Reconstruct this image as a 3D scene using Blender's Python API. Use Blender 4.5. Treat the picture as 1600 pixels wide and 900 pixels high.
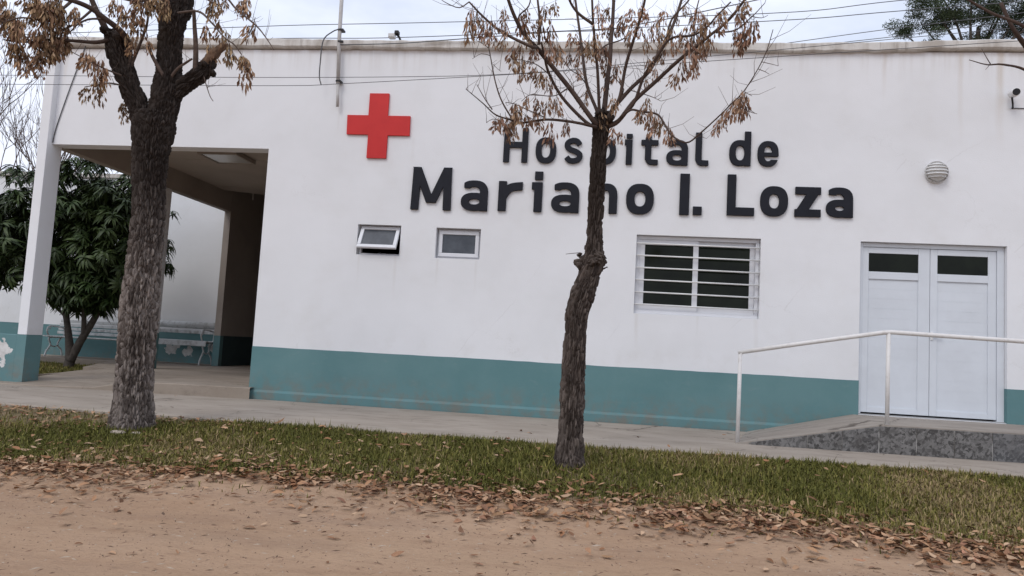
import bpy, bmesh, math, random
import numpy as np
from mathutils import Vector, Matrix
for o in list(bpy.data.objects): bpy.data.objects.remove(o)
SC = bpy.context.scene
COL = SC.collection
R = math.radians
# ------------------------------------------------------------------ camera
cam = bpy.data.objects.new('camera', bpy.data.cameras.new('camera'))
COL.objects.link(cam)
right = Vector((0.99119595, 0.12076846, 0.05427301))
up = Vector((-0.04400273, -0.0861415, 0.99531071))
fwd = Vector((-0.1248773, 0.98893611, 0.08006897))
M4 = Matrix((right, up, -fwd)).transposed().to_4x4()
M4.translation = (0.0, -9.698, 0.896)
cam.matrix_world = M4
cam.data.sensor_width = 36.0
cam.data.lens = 36.0 * 1150 / 1600
cam.data.clip_start = 0.05
cam.data.clip_end = 2000
SC.camera = cam
# ------------------------------------------------------------------ sky and sun (thin bright overcast)
SUN_EL, SUN_AZ = 48.0, 205.0          # azimuth clockwise from +Y: behind the camera, a little to the left
w = bpy.data.worlds.new('World'); SC.world = w; w.use_nodes = True
nt = w.node_tree; nt.nodes.clear()
def wn(t, **k):
    n = nt.nodes.new(t)
    for a, b in k.items(): setattr(n, a, b)
    return n
wo = wn('ShaderNodeOutputWorld'); bg1 = wn('ShaderNodeBackground'); bg2 = wn('ShaderNodeBackground'); mx = wn('ShaderNodeMixShader')
sky = wn('ShaderNodeTexSky', sky_type='NISHITA', sun_disc=False, sun_elevation=R(SUN_EL), sun_rotation=R(SUN_AZ), air_density=1.0, dust_density=2.0, ozone_density=1.5)
tc = wn('ShaderNodeTexCoord'); mp = wn('ShaderNodeMapping'); mp.inputs['Scale'].default_value = (1.0, 1.0, 2.6)
mp.inputs['Location'].default_value = (0.35, 0.2, 0.1)
nz = wn('ShaderNodeTexNoise'); nz.inputs['Scale'].default_value = 1.7; nz.inputs['Detail'].default_value = 6; nz.inputs['Roughness'].default_value = 0.55
rp = wn('ShaderNodeValToRGB'); rp.color_ramp.elements[0].position = 0.30; rp.color_ramp.elements[0].color = (0.40, 0.40, 0.40, 1)
rp.color_ramp.elements[1].position = 0.56; rp.color_ramp.elements[1].color = (0.97, 0.97, 0.97, 1)
nt.links.new(tc.outputs['Generated'], mp.inputs['Vector']); nt.links.new(mp.outputs[0], nz.inputs['Vector'])
nt.links.new(nz.outputs[0], rp.inputs[0]); nt.links.new(sky.outputs[0], bg1.inputs[0])
bg1.inputs[1].default_value = 0.12
bg2.inputs[0].default_value = (0.765, 0.81, 0.93, 1); bg2.inputs[1].default_value = 1.02
nt.links.new(rp.outputs[0], mx.inputs[0]); nt.links.new(bg1.outputs[0], mx.inputs[1]); nt.links.new(bg2.outputs[0], mx.inputs[2])
nt.links.new(mx.outputs[0], wo.inputs[0])
sl = bpy.data.lights.new('sun', 'SUN'); sl.energy = 0.8; sl.angle = R(24); sl.color = (1.0, 0.96, 0.91)
so = bpy.data.objects.new('sun', sl); COL.objects.link(so)
sd = Vector((math.sin(R(SUN_AZ)) * math.cos(R(SUN_EL)), math.cos(R(SUN_AZ)) * math.cos(R(SUN_EL)), math.sin(R(SUN_EL))))
so.rotation_euler = (-sd).to_track_quat('-Z', 'Y').to_euler()
vs = SC.view_settings; vs.view_transform = 'Standard'; vs.look = 'None'; vs.exposure = 0.35; vs.gamma = 1.0; vs.use_curve_mapping = False
SC.render.engine = 'CYCLES'

# ------------------------------------------------------------------ numpy noise
def _h(ix, iy, iz, s):
    n = (ix * 374761393 + iy * 668265263 + iz * 1442695041 + s * 974634777) & 0xffffffff
    n = ((n ^ (n >> 13)) * 1274126177) & 0xffffffff
    n = ((n ^ (n >> 16)) * 2246822519) & 0xffffffff
    return ((n ^ (n >> 15)) & 0xffffff) / float(0xffffff)
def vnoise(P, s=0):
    P = np.asarray(P, float); I = np.floor(P).astype(np.int64); F = P - I; F = F * F * (3 - 2 * F); o = 0
    for dx in (0, 1):
        for dy in (0, 1):
            for dz in (0, 1):
                wgt = (F[:, 0] if dx else 1 - F[:, 0]) * (F[:, 1] if dy else 1 - F[:, 1]) * (F[:, 2] if dz else 1 - F[:, 2])
                o = o + wgt * _h(I[:, 0] + dx, I[:, 1] + dy, I[:, 2] + dz, s)
    return o
def fbm(P, s=0, oct=3):
    P = np.asarray(P, float); o = 0; a = 0.5
    for k in range(oct): o = o + a * vnoise(P * 2 ** k, s + k); a *= .5
    return o
def worley(P, s=0):
    I = np.floor(P).astype(np.int64); d1 = np.full(len(P), 9.); d2 = np.full(len(P), 9.); ide = np.zeros(len(P))
    for dx in (-1, 0, 1):
        for dy in (-1, 0, 1):
            for dz in (-1, 0, 1):
                c = I + np.array((dx, dy, dz))
                q = np.stack([c[:, k] + _h(c[:, 0], c[:, 1], c[:, 2], s + 11 * k) for k in range(3)], 1)
                d = np.sqrt(((q - P) ** 2).sum(1)); m = d < d1
                d2 = np.where(m, d1, np.minimum(d2, d)); d1 = np.where(m, d, d1); ide = np.where(m, _h(c[:, 0], c[:, 1], c[:, 2], s + 77), ide)
    return d1, d2, ide
def xy3(x, y, k): return np.stack([np.asarray(x) * k, np.asarray(y) * k, np.zeros_like(np.asarray(x))], 1)

# ------------------------------------------------------------------ materials
def mat(name, col, rough=0.8, var=0.0, vscale=4.0, col2=None, bump=0.0, bscale=60.0, spec=0.3, metal=0.0, stretch=(1, 1, 1), rnd=0.0, attr=None, detail=5, lo=0.35, hi=0.68):
    m = bpy.data.materials.new(name); m.use_nodes = True; n = m.node_tree; b = n.nodes['Principled BSDF']
    b.inputs['Roughness'].default_value = rough; b.inputs['Specular IOR Level'].default_value = spec; b.inputs['Metallic'].default_value = metal
    c4 = (*col, 1); b.inputs['Base Color'].default_value = c4
    tcn = n.nodes.new('ShaderNodeTexCoord'); mpn = n.nodes.new('ShaderNodeMapping'); mpn.inputs['Scale'].default_value = stretch
    n.links.new(tcn.outputs['Object'], mpn.inputs['Vector'])
    out = None
    if attr:
        a = n.nodes.new('ShaderNodeAttribute'); a.attribute_name = attr; out = a.outputs['Color']
    if col2 is not None:
        t = n.nodes.new('ShaderNodeTexNoise'); t.inputs['Scale'].default_value = vscale; t.inputs['Detail'].default_value = detail; t.inputs['Roughness'].default_value = .6
        n.links.new(mpn.outputs[0], t.inputs['Vector'])
        r = n.nodes.new('ShaderNodeValToRGB'); r.color_ramp.elements[0].position = lo; r.color_ramp.elements[1].position = hi
        r.color_ramp.elements[0].color = c4; r.color_ramp.elements[1].color = (*col2, 1)
        n.links.new(t.outputs[0], r.inputs[0]); out = r.outputs[0]
    if rnd:
        oi = n.nodes.new('ShaderNodeObjectInfo'); hs = n.nodes.new('ShaderNodeHueSaturation')
        mr = n.nodes.new('ShaderNodeMapRange'); mr.inputs['To Min'].default_value = 1 - rnd; mr.inputs['To Max'].default_value = 1 + rnd
        n.links.new(oi.outputs['Random'], mr.inputs['Value']); n.links.new(mr.outputs[0], hs.inputs['Value'])
        mr2 = n.nodes.new('ShaderNodeMapRange'); mr2.inputs['To Min'].default_value = 0.49; mr2.inputs['To Max'].default_value = 0.513
        ml = n.nodes.new('ShaderNodeMath'); ml.operation = 'MULTIPLY'; ml.inputs[1].default_value = 7.31
        fr = n.nodes.new('ShaderNodeMath'); fr.operation = 'FRACT'
        n.links.new(oi.outputs['Random'], ml.inputs[0]); n.links.new(ml.outputs[0], fr.inputs[0]); n.links.new(fr.outputs[0], mr2.inputs['Value']); n.links.new(mr2.outputs[0], hs.inputs['Hue'])
        if out is None: hs.inputs['Color'].default_value = c4
        else: n.links.new(out, hs.inputs['Color'])
        out = hs.outputs[0]
    if out is not None: n.links.new(out, b.inputs['Base Color'])
    if bump:
        t2 = n.nodes.new('ShaderNodeTexNoise'); t2.inputs['Scale'].default_value = bscale; t2.inputs['Detail'].default_value = 4
        bp = n.nodes.new('ShaderNodeBump'); bp.inputs['Strength'].default_value = bump; bp.inputs['Distance'].default_value = 0.01
        n.links.new(mpn.outputs[0], t2.inputs['Vector']); n.links.new(t2.outputs[0], bp.inputs['Height']); n.links.new(bp.outputs[0], b.inputs['Normal'])
    return m
class NG:
    """small node-graph helper for layered wear"""
    def __init__(s, m): s.m = m; s.n = m.node_tree; s.b = s.n.nodes['Principled BSDF']; s.tc = s.n.nodes.new('ShaderNodeTexCoord'); s.p = s.tc.outputs['Object']
    def xyz(s):
        if not hasattr(s, '_x'):
            q = s.n.nodes.new('ShaderNodeSeparateXYZ'); s.n.links.new(s.p, q.inputs[0]); s._x = q.outputs
        return s._x
    def v(s, sock, x):
        if isinstance(x, (int, float)): sock.default_value = x
        elif isinstance(x, tuple): sock.default_value = (*x, 1) if len(x) == 3 else x
        else: s.n.links.new(x, sock)
    def math(s, op, a, b=0.0, c=None, clamp=False):
        q = s.n.nodes.new('ShaderNodeMath'); q.operation = op; q.use_clamp = clamp; s.v(q.inputs[0], a); s.v(q.inputs[1], b)
        if c is not None: s.v(q.inputs[2], c)
        return q.outputs[0]
    def ss(s, x, a, b):
        q = s.n.nodes.new('ShaderNodeMapRange'); q.interpolation_type = 'SMOOTHSTEP'; s.v(q.inputs['Value'], x); q.inputs['From Min'].default_value = a; q.inputs['From Max'].default_value = b
        if a > b: q.inputs['From Min'].default_value = b; q.inputs['From Max'].default_value = a; q.inputs['To Min'].default_value = 1; q.inputs['To Max'].default_value = 0
        return q.outputs[0]
    def noise(s, scale, stretch=(1, 1, 1), detail=5, rough=.6, loc=(0, 0, 0)):
        mpn = s.n.nodes.new('ShaderNodeMapping'); mpn.inputs['Scale'].default_value = stretch; mpn.inputs['Location'].default_value = loc; s.n.links.new(s.p, mpn.inputs[0])
        t = s.n.nodes.new('ShaderNodeTexNoise'); t.inputs['Scale'].default_value = scale; t.inputs['Detail'].default_value = detail; t.inputs['Roughness'].default_value = rough
        s.n.links.new(mpn.outputs[0], t.inputs['Vector']); return t.outputs[0]
    def mix(s, f, a, b):
        q = s.n.nodes.new('ShaderNodeMix'); q.data_type = 'RGBA'; s.v(q.inputs['Factor'], f); s.v(q.inputs['A'] if False else q.inputs[6], a); s.v(q.inputs[7], b); return q.outputs[2]
    def bump(s, h, strength, dist=.01):
        bp = s.n.nodes.new('ShaderNodeBump'); bp.inputs['Strength'].default_value = strength; bp.inputs['Distance'].default_value = dist; s.n.links.new(h, bp.inputs['Height']); s.n.links.new(bp.outputs[0], s.b.inputs['Normal'])
    def col(s, c): s.v(s.b.inputs['Base Color'], c)
def streak(g, x0, wd, ztop, zlen, seed):
    """one vertical run-off stain at x0"""
    X, Y, Z = g.xyz()
    wob = g.math('MULTIPLY', g.math('SUBTRACT', g.noise(1.3, (0.3, 1, 1), 2, .5, (seed, 0, 0)), .5), wd * 1.5)
    d = g.math('ABSOLUTE', g.math('SUBTRACT', g.math('ADD', X, wob), x0))
    a = g.ss(d, wd, 0.0); z = g.ss(Z, ztop - zlen, ztop)
    return g.math('MULTIPLY', g.math('MULTIPLY', a, z), g.noise(3.0, (6, 1, .6), 4, .6, (0, seed, 0)))
def wall_mat():
    m = mat('white_plaster', (.74, .74, .745), .85, spec=.25); g = NG(m); X, Y, Z = g.xyz()
    c = g.mix(g.ss(g.noise(.55, (1, 1, 1.2), 4), .35, .7), (.75, .757, .775), (.705, .71, .722))
    c = g.mix(g.math('MULTIPLY', g.ss(g.noise(1.4, (1, 1, 1), 6), .5, .8), .22), c, (.58, .56, .53))
    # run-off grime under the coping
    top = g.math('MULTIPLY', g.ss(Z, 4.45, 4.98), g.ss(g.noise(1.6, (5, 1, .25), 5), .42, .7))
    c = g.mix(g.math('MULTIPLY', top, .28), c, (.45, .40, .35))
    edge = g.math('MULTIPLY', g.ss(Z, 4.86, 4.96), g.ss(g.noise(2.2, (2, 1, 1), 4), .3, .6))
    c = g.mix(g.math('MULTIPLY', edge, .55), c, (.34, .25, .19))
    for (x0, wd, zl, k, sd_) in ((4.83, .07, 1.5, 1.5, 3.1), (4.36, .05, 1.4, .9, 7.7), (-.9, .10, .9, .8, 9.1), (3.45, .05, .8, .7, 2.2), (-8.05, .05, .8, .9, 5.5)):
        c = g.mix(g.math('MULTIPLY', streak(g, x0, wd, 4.98, zl, sd_), k * .62, clamp=True), c, (.47, .38, .28))
    for (x0, zt_, wd, zl, k, sd_) in ((-3.36, 2.04, .03, .5, 1.0, 1.3), (-2.84, 2.04, .035, .7, 1.2, 4.4), (-2.26, 2.03, .03, .5, 1.0, 6.3), (-1.73, 2.03, .03, .6, .9, 8.8), (.43, 1.415, .04, .6, 1.2, 11.2), (1.2, 1.415, .03, .35, .8, 12.5), (1.93, 1.415, .045, .7, 1.3, 14.1), (-3.80, 4.1, .03, .5, .8, 16.3), (-2.7, 3.7, .04, .6, .6, 18.4)):
        c = g.mix(g.math('MULTIPLY', g.math('MULTIPLY', streak(g, x0, wd, zt_, zl, sd_), g.ss(Z, zt_ + .004, zt_)), k * .3, clamp=True), c, (.45, .40, .34))
    vc = g.n.nodes.new('ShaderNodeTexVoronoi'); vc.feature = 'DISTANCE_TO_EDGE'; vc.inputs['Scale'].default_value = .55; av = g.n.nodes.new('ShaderNodeVectorMath'); av.operation = 'ADD'; cv = g.n.nodes.new('ShaderNodeCombineXYZ')
    wq = g.math('MULTIPLY', g.noise(2.2, detail=7, rough=.7), .8); g.n.links.new(wq, cv.inputs[0]); g.n.links.new(wq, cv.inputs[2]); g.n.links.new(g.p, av.inputs[0]); g.n.links.new(cv.outputs[0], av.inputs[1]); g.n.links.new(av.outputs[0], vc.inputs['Vector'])
    c = g.mix(g.math('MULTIPLY', g.math('MULTIPLY', g.ss(vc.outputs['Distance'], .004, .0008), g.ss(g.noise(.7, detail=2, loc=(3, 3, 3)), .5, .66)), .2), c, (.42, .40, .38))
    low = g.math('MULTIPLY', g.ss(Z, 1.3, .72), g.ss(g.noise(3.0, (1, 1, 1), 5), .5, .75))
    c = g.mix(g.math('MULTIPLY', low, .25), c, (.55, .53, .50))
    g.col(c); h = g.math('ADD', g.noise(1.1, (1, 1, 1), 3), g.math('MULTIPLY', g.noise(90, (1, 1, 1), 2), .12)); g.bump(h, .6, .025)
    return m
def teal_mat(name, peel=0.0):
    m = mat(name, (.105, .215, .235), .75, spec=.3); g = NG(m); X, Y, Z = g.xyz()
    c = g.mix(g.ss(g.noise(.9, (1, 1, 1), 5), .32, .7), (.100, .205, .215), (.128, .235, .243))
    c = g.mix(g.math('MULTIPLY', g.ss(g.noise(5, (1, 1, 2), 6), .56, .8), .4), c, (.20, .27, .27))
    c = g.mix(g.math('MULTIPLY', g.math('MULTIPLY', g.ss(Z, .5, .0), g.ss(g.noise(5, (1, 1, 1), 8, .7), .4, .68)), .75), c, (.19, .165, .135))
    if peel:
        pz = g.math('MULTIPLY', g.ss(g.noise(2.1, (1, 1, 1), 6, .62, (peel, .3, peel * 1.7)), .60, .615), 1.0)
        c = g.mix(pz, c, (.62, .60, .57))
    g.col(c); g.bump(g.math('ADD', g.noise(2, (1, 1, 1), 4), g.math('MULTIPLY', g.noise(80), .15)), .3, .02)
    return m
def concrete_mat(name, a=(.30, .265, .235), b=(.38, .345, .31), d=(.20, .17, .145)):
    m = mat(name, a, .9, spec=.2); g = NG(m)
    c = g.mix(g.ss(g.noise(.8, (1, 2.2, 1), 5), .3, .7), a, b)
    c = g.mix(g.math('MULTIPLY', g.ss(g.noise(3.2, (.6, 1.6, 1), 7, .68), .5, .78), .7), c, d)
    c = g.mix(g.math('MULTIPLY', g.ss(g.noise(26, (1, 1, 1), 4, .7), .55, .8), .4), c, d)
    v = g.n.nodes.new('ShaderNodeTexVoronoi'); v.feature = 'DISTANCE_TO_EDGE'; v.inputs['Scale'].default_value = .8; av = g.n.nodes.new('ShaderNodeVectorMath'); av.operation = 'ADD'; cv = g.n.nodes.new('ShaderNodeCombineXYZ')
    wq = g.math('MULTIPLY', g.noise(3.0, detail=6, rough=.7), .55); g.n.links.new(wq, cv.inputs[0]); g.n.links.new(wq, cv.inputs[1]); g.n.links.new(g.p, av.inputs[0]); g.n.links.new(cv.outputs[0], av.inputs[1]); g.n.links.new(av.outputs[0], v.inputs['Vector'])
    crk = g.math('MULTIPLY', g.ss(v.outputs['Distance'], .011, .002), g.ss(g.noise(.9, detail=3), .45, .6)); c = g.mix(g.math('MULTIPLY', crk, .8), c, (.07, .055, .045))
    c = g.mix(g.math('MULTIPLY', g.ss(g.noise(1.7, (.5, 1.6, 1), 8, .72, (5, 2, 0)), .56, .64), .38), c, d)
    g.col(c); g.bump(g.math('ADD', g.noise(12, detail=6), g.math('MULTIPLY', g.noise(120), .3)), .3, .012)
    return m
def coping_mat():
    m = mat('coping_concrete', (.5, .48, .45), .9, spec=.2); g = NG(m)
    c = g.mix(g.ss(g.noise(1.6, (2.2, 1, .3), 4), .4, .66), (.62, .60, .57), (.42, .385, .345))
    c = g.mix(g.math('MULTIPLY', g.ss(g.noise(3.0, (2.0, 1, .2), 6, .7, (4, 0, 0)), .55, .7), .75), c, (.22, .185, .155))
    c = g.mix(g.math('MULTIPLY', g.ss(g.noise(9, (1, 1, 1), 6, .7), .5, .8), .5), c, (.30, .26, .22))
    g.col(c); g.bump(g.noise(14, detail=6), .4, .02); return m
def ground_mat():
    m = mat('dirt_road', (.3, .2, .14), .95, spec=.12); g = NG(m); X, Y, Z = g.xyz()
    c = g.mix(g.ss(g.noise(.7, (.7, 1.6, 1), 5), .3, .7), (.39, .252, .16), (.46, .31, .205))
    trk = g.math('ADD', Y, g.math('MULTIPLY', g.noise(.6, detail=3), .5)); trk = g.math('MULTIPLY', g.ss(g.math('ABSOLUTE', g.math('ADD', trk, 5.55)), .28, .05), .3); c = g.mix(trk, c, (.45, .305, .195))
    c = g.mix(g.math('MULTIPLY', g.ss(g.noise(1.4, (.4, 1.5, 1), 5, .6, (7, 3, 0)), .5, .66), .35), c, (.29, .195, .14))
    c = g.mix(g.math('MULTIPLY', g.ss(g.noise(5, (.5, 1.8, 1), 6, .65), .48, .75), .6), c, (.315, .195, .125))
    c = g.mix(g.math('MULTIPLY', g.ss(g.noise(48, (.45, 1.5, 1), 6, .75), .5, .72), .6), c, (.19, .125, .09))
    c = g.mix(g.math('MULTIPLY', g.ss(g.noise(75, (.5, 1.4, 1), 4, .7, (3, 1, 0)), .58, .72), .5), c, (.56, .42, .31))
    yy = g.math('ADD', Y, g.math('MULTIPLY', g.noise(2.0, detail=5), .5))
    soil = g.mix(g.ss(g.noise(7, detail=6, rough=.7), .35, .7), (.13, .105, .055), (.26, .19, .115))
    c = g.mix(g.math('MULTIPLY', g.ss(yy, -4.2, -3.85), g.ss(X, -300, -299)), c, soil)
    g.col(c); g.bump(g.math('ADD', g.noise(17, (.6, 1.4, 1), 9, .78), g.math('MULTIPLY', g.noise(110, (.6, 1.3, 1), 4, .7), .5)), .85, .016)
    return m
def bark_mat(name, a, b, c_, flake=True, upper=None):
    m = mat(name, a, .95, spec=.12); g = NG(m)
    c = g.mix(g.ss(g.noise(6, (1, 1, .35), 5), .3, .7), a, b)
    if flake:
        at = g.n.nodes.new('ShaderNodeAttribute'); at.attribute_name = 'Col'; c = g.mix(g.ss(at.outputs['Fac'], .1, 1.0), c, c_)
    c = g.mix(g.math('MULTIPLY', g.ss(g.noise(38, (1, 1, .22), 5, .7), .55, .78), .5), c, c_)
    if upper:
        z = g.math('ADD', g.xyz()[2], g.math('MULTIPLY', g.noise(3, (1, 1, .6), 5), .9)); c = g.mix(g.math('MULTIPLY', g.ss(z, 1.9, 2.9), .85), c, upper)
    g.col(c); g.bump(g.noise(70, (1, 1, .25), 5, .7), .7, .012); return m
def tile_mat():
    m = mat('mottled_grey_tile', (.1, .1, .1), .35, spec=.4); g = NG(m)
    oi = g.n.nodes.new('ShaderNodeObjectInfo'); ad = g.n.nodes.new('ShaderNodeVectorMath'); ad.operation = 'ADD'; ml = g.math('MULTIPLY', oi.outputs['Random'], 37.0)
    cb = g.n.nodes.new('ShaderNodeCombineXYZ'); g.n.links.new(ml, cb.inputs[0]); g.n.links.new(ml, cb.inputs[2]); g.n.links.new(g.p, ad.inputs[0]); g.n.links.new(cb.outputs[0], ad.inputs[1]); g.p = ad.outputs[0]
    v = g.n.nodes.new('ShaderNodeTexVoronoi'); v.inputs['Scale'].default_value = 36; nzv = g.noise(9, detail=3)
    a2 = g.n.nodes.new('ShaderNodeVectorMath'); a2.operation = 'ADD'; cb2 = g.n.nodes.new('ShaderNodeCombineXYZ'); q = g.math('MULTIPLY', nzv, .12); g.n.links.new(q, cb2.inputs[0]); g.n.links.new(q, cb2.inputs[2])
    g.n.links.new(g.p, a2.inputs[0]); g.n.links.new(cb2.outputs[0], a2.inputs[1]); g.n.links.new(a2.outputs[0], v.inputs['Vector'])
    sx = g.n.nodes.new('ShaderNodeSeparateColor'); g.n.links.new(v.outputs['Color'], sx.inputs[0])
    c = g.mix(g.ss(g.math('ADD', g.math('MULTIPLY', sx.outputs[0], .55), g.math('MULTIPLY', g.noise(22, detail=6, rough=.7), .6)), .25, .85), (.045, .043, .041), (.18, .174, .168))
    c = g.mix(g.math('MULTIPLY', g.ss(g.noise(30, detail=5), .5, .75), .6), c, (.26, .25, .245))
    tint = g.ss(g.math('FRACT', g.math('MULTIPLY', oi.outputs['Random'], 5.3)), .55, .95)
    c = g.mix(g.math('MULTIPLY', tint, .3), c, (.12, .13, .145)); c = g.mix(g.math('MULTIPLY', g.ss(g.noise(6, detail=5), .45, .7), .45), c, (.05, .045, .042)); g.col(c); return m
M = dict(
    wall=wall_mat(), teal=teal_mat('teal_paint'), tealpeel=teal_mat('peeling_teal_paint', .0), coping=coping_mat(), conc=concrete_mat('concrete', (.30, .256, .212), (.372, .322, .272), (.165, .134, .108)),
    conc2=concrete_mat('portico_concrete', (.255, .212, .17), (.325, .276, .228), (.15, .12, .097)), ramp=concrete_mat('ramp_concrete', (.265, .23, .198), (.335, .298, .26), (.16, .136, .116)),
    ground=ground_mat(), tile=tile_mat(),
    grout=mat('grout', (.5, .49, .47), .9, col2=(.12, .11, .10), vscale=6, lo=.4, hi=.56), letter=mat('letter_foam', (.0105, .0115, .017), .65, col2=(.014, .0155, .022), vscale=6, spec=.22), red=mat('red_paint', (.50, .018, .018), .55, col2=(.56, .024, .022), vscale=3, spec=.35),
    white=mat('white_enamel', (.72, .72, .72), .4, col2=(.66, .655, .64), vscale=9, spec=.4), alu=mat('white_aluminium', (.66, .67, .70), .35, spec=.45, col2=(.62, .63, .66), vscale=5),
    door=mat('door_white', (.635, .67, .715), .42, spec=.4, col2=(.585, .615, .655), vscale=2.5), rail=mat('rail_paint', (.70, .68, .66), .45, col2=(.56, .53, .50), vscale=14, lo=.5, hi=.8, spec=.4),
    glass=mat('dark_glass', (.005, .0065, .004), .09, col2=(.012, .016, .009), vscale=2.2, spec=.14), frost=mat('frosted_glass', (.045, .052, .065), .22, col2=(.075, .085, .10), vscale=7, spec=.4),
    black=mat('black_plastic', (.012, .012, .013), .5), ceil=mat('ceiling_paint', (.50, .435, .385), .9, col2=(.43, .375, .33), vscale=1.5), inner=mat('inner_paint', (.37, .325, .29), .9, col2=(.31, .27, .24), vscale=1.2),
    lampglass=mat('lamp_glass', (.55, .55, .54), .25, spec=.5), metal=mat('grey_metal', (.36, .36, .36), .45, metal=.6), galv=mat('pole_paint', (.50, .49, .48), .5, col2=(.38, .36, .34), vscale=8, spec=.35), wire=mat('wire', (.09, .09, .095), .6),
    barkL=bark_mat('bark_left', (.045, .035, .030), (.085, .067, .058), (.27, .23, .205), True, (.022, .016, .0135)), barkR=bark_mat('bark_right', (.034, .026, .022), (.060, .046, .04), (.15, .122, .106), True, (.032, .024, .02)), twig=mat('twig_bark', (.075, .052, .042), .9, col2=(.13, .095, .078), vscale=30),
    limb=bark_mat('limb_bark', (.058, .040, .033), (.10, .072, .06), (.15, .112, .094), False), cut=mat('broken_wood', (.20, .125, .08), .9, col2=(.09, .058, .04), vscale=25, stretch=(1, 1, .2)),
    seed=mat('dry_seed', (.235, .155, .105), .85, attr='Col', rnd=.28, spec=.15), leaf=mat('dry_leaf', (.37, .205, .12), .8, col2=(.22, .112, .064), vscale=14, rnd=.38, spec=.2), litter=mat('leaf_litter', (.3, .2, .1), .85, attr='Col', spec=.15),
    grass=mat('grass_blades', (.1, .12, .03), .75, attr='Col', spec=.2), mango=mat('mango_leaf', (.022, .039, .012), .5, col2=(.048, .072, .020), vscale=7, rnd=.35, spec=.28), mbark=mat('mango_bark', (.05, .041, .034), .9, col2=(.09, .076, .064), vscale=14, bump=.5, bscale=40),
    fol=mat('grey_green_foliage', (.030, .046, .020), .7, rnd=.3, col2=(.055, .075, .034), vscale=3), debris=mat('debris', (.2, .14, .1), .9, attr='Col'), stone=mat('stone', (.42, .36, .30), .9, col2=(.3, .25, .2), vscale=20))
# peeled patch on the low wall: the shape of the flaked plaster, at its own place
def peel_patch(m, blobs):
    g = NG(m); X, Y, Z = g.xyz(); old = m.node_tree.nodes['Principled BSDF'].inputs['Base Color'].links[0].from_socket
    tot = None; wob = g.math('MULTIPLY', g.math('SUBTRACT', g.noise(7, detail=6, rough=.7), .5), .30)
    for (bx, bz, rx, rz) in blobs:
        dx = g.math('DIVIDE', g.math('SUBTRACT', g.math('ADD', X, wob), bx), rx); dz = g.math('DIVIDE', g.math('SUBTRACT', g.math('SUBTRACT', Z, wob), bz), rz)
        d = g.ss(g.math('ADD', g.math('MULTIPLY', dx, dx), g.math('MULTIPLY', dz, dz)), 1.06, .94)
        tot = d if tot is None else g.math('MAXIMUM', tot, d)
    pl = g.mix(g.ss(g.noise(9, detail=5), .35, .7), (.66, .65, .63), (.48, .46, .44)); g.col(g.mix(tot, old, pl))
peel_patch(M['tealpeel'], [(-8.53, .48, .13, .12), (-8.42, .46, .10, .05), (-8.47, .30, .045, .09), (-8.62, .52, .12, .1), (-9.62, .42, .16, .10), (-9.50, .50, .08, .08), (-9.22, .40, .13, .12), (-8.5, .62, .02, .03)])

# ------------------------------------------------------------------ object helpers
def link(name, me, m=None, parent=None):
    o = bpy.data.objects.new(name, me); COL.objects.link(o)
    if m is not None and me is not None and len(me.materials) == 0: me.materials.append(m)
    if parent is not None: o.parent = parent
    return o
def tag(o, label, cat=None, group=None, kind=None):
    if label: o['label'] = label
    if cat: o['category'] = cat
    if group: o['group'] = group
    if kind: o['kind'] = kind
    return o
def thing(name, label, cat, group=None, loc=(0, 0, 0)):
    o = bpy.data.objects.new(name, None); COL.objects.link(o); o.location = loc; o.empty_display_size = .1
    return tag(o, label, cat, group)
def npmesh(name, V, F, smooth=False, col=None):
    """V (n,3); F list of arrays of shape (k,3) or (k,4)"""
    me = bpy.data.meshes.new(name); V = np.ascontiguousarray(V, dtype=np.float32)
    F = [np.asarray(f, dtype=np.int32) for f in (F if isinstance(F, list) else [F]) if len(f)]
    me.vertices.add(len(V)); me.vertices.foreach_set('co', V.ravel())
    nl = sum(f.size for f in F); npoly = sum(len(f) for f in F)
    me.loops.add(nl); me.polygons.add(npoly)
    me.loops.foreach_set('vertex_index', np.concatenate([f.ravel() for f in F]))
    tot = np.concatenate([np.full(len(f), f.shape[1], dtype=np.int32) for f in F]); st = np.concatenate([[0], np.cumsum(tot)[:-1]]).astype(np.int32)
    me.polygons.foreach_set('loop_start', st)
    try: me.polygons.foreach_set('loop_total', tot)
    except Exception: pass
    me.update(calc_edges=True)
    if smooth: me.polygons.foreach_set('use_smooth', np.ones(npoly, dtype=bool))
    if col is not None:
        a = me.color_attributes.new('Col', 'FLOAT_COLOR', 'POINT'); c = np.ones((len(V), 4), dtype=np.float32); c[:, :3] = col; a.data.foreach_set('color', c.ravel())
    return me
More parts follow.
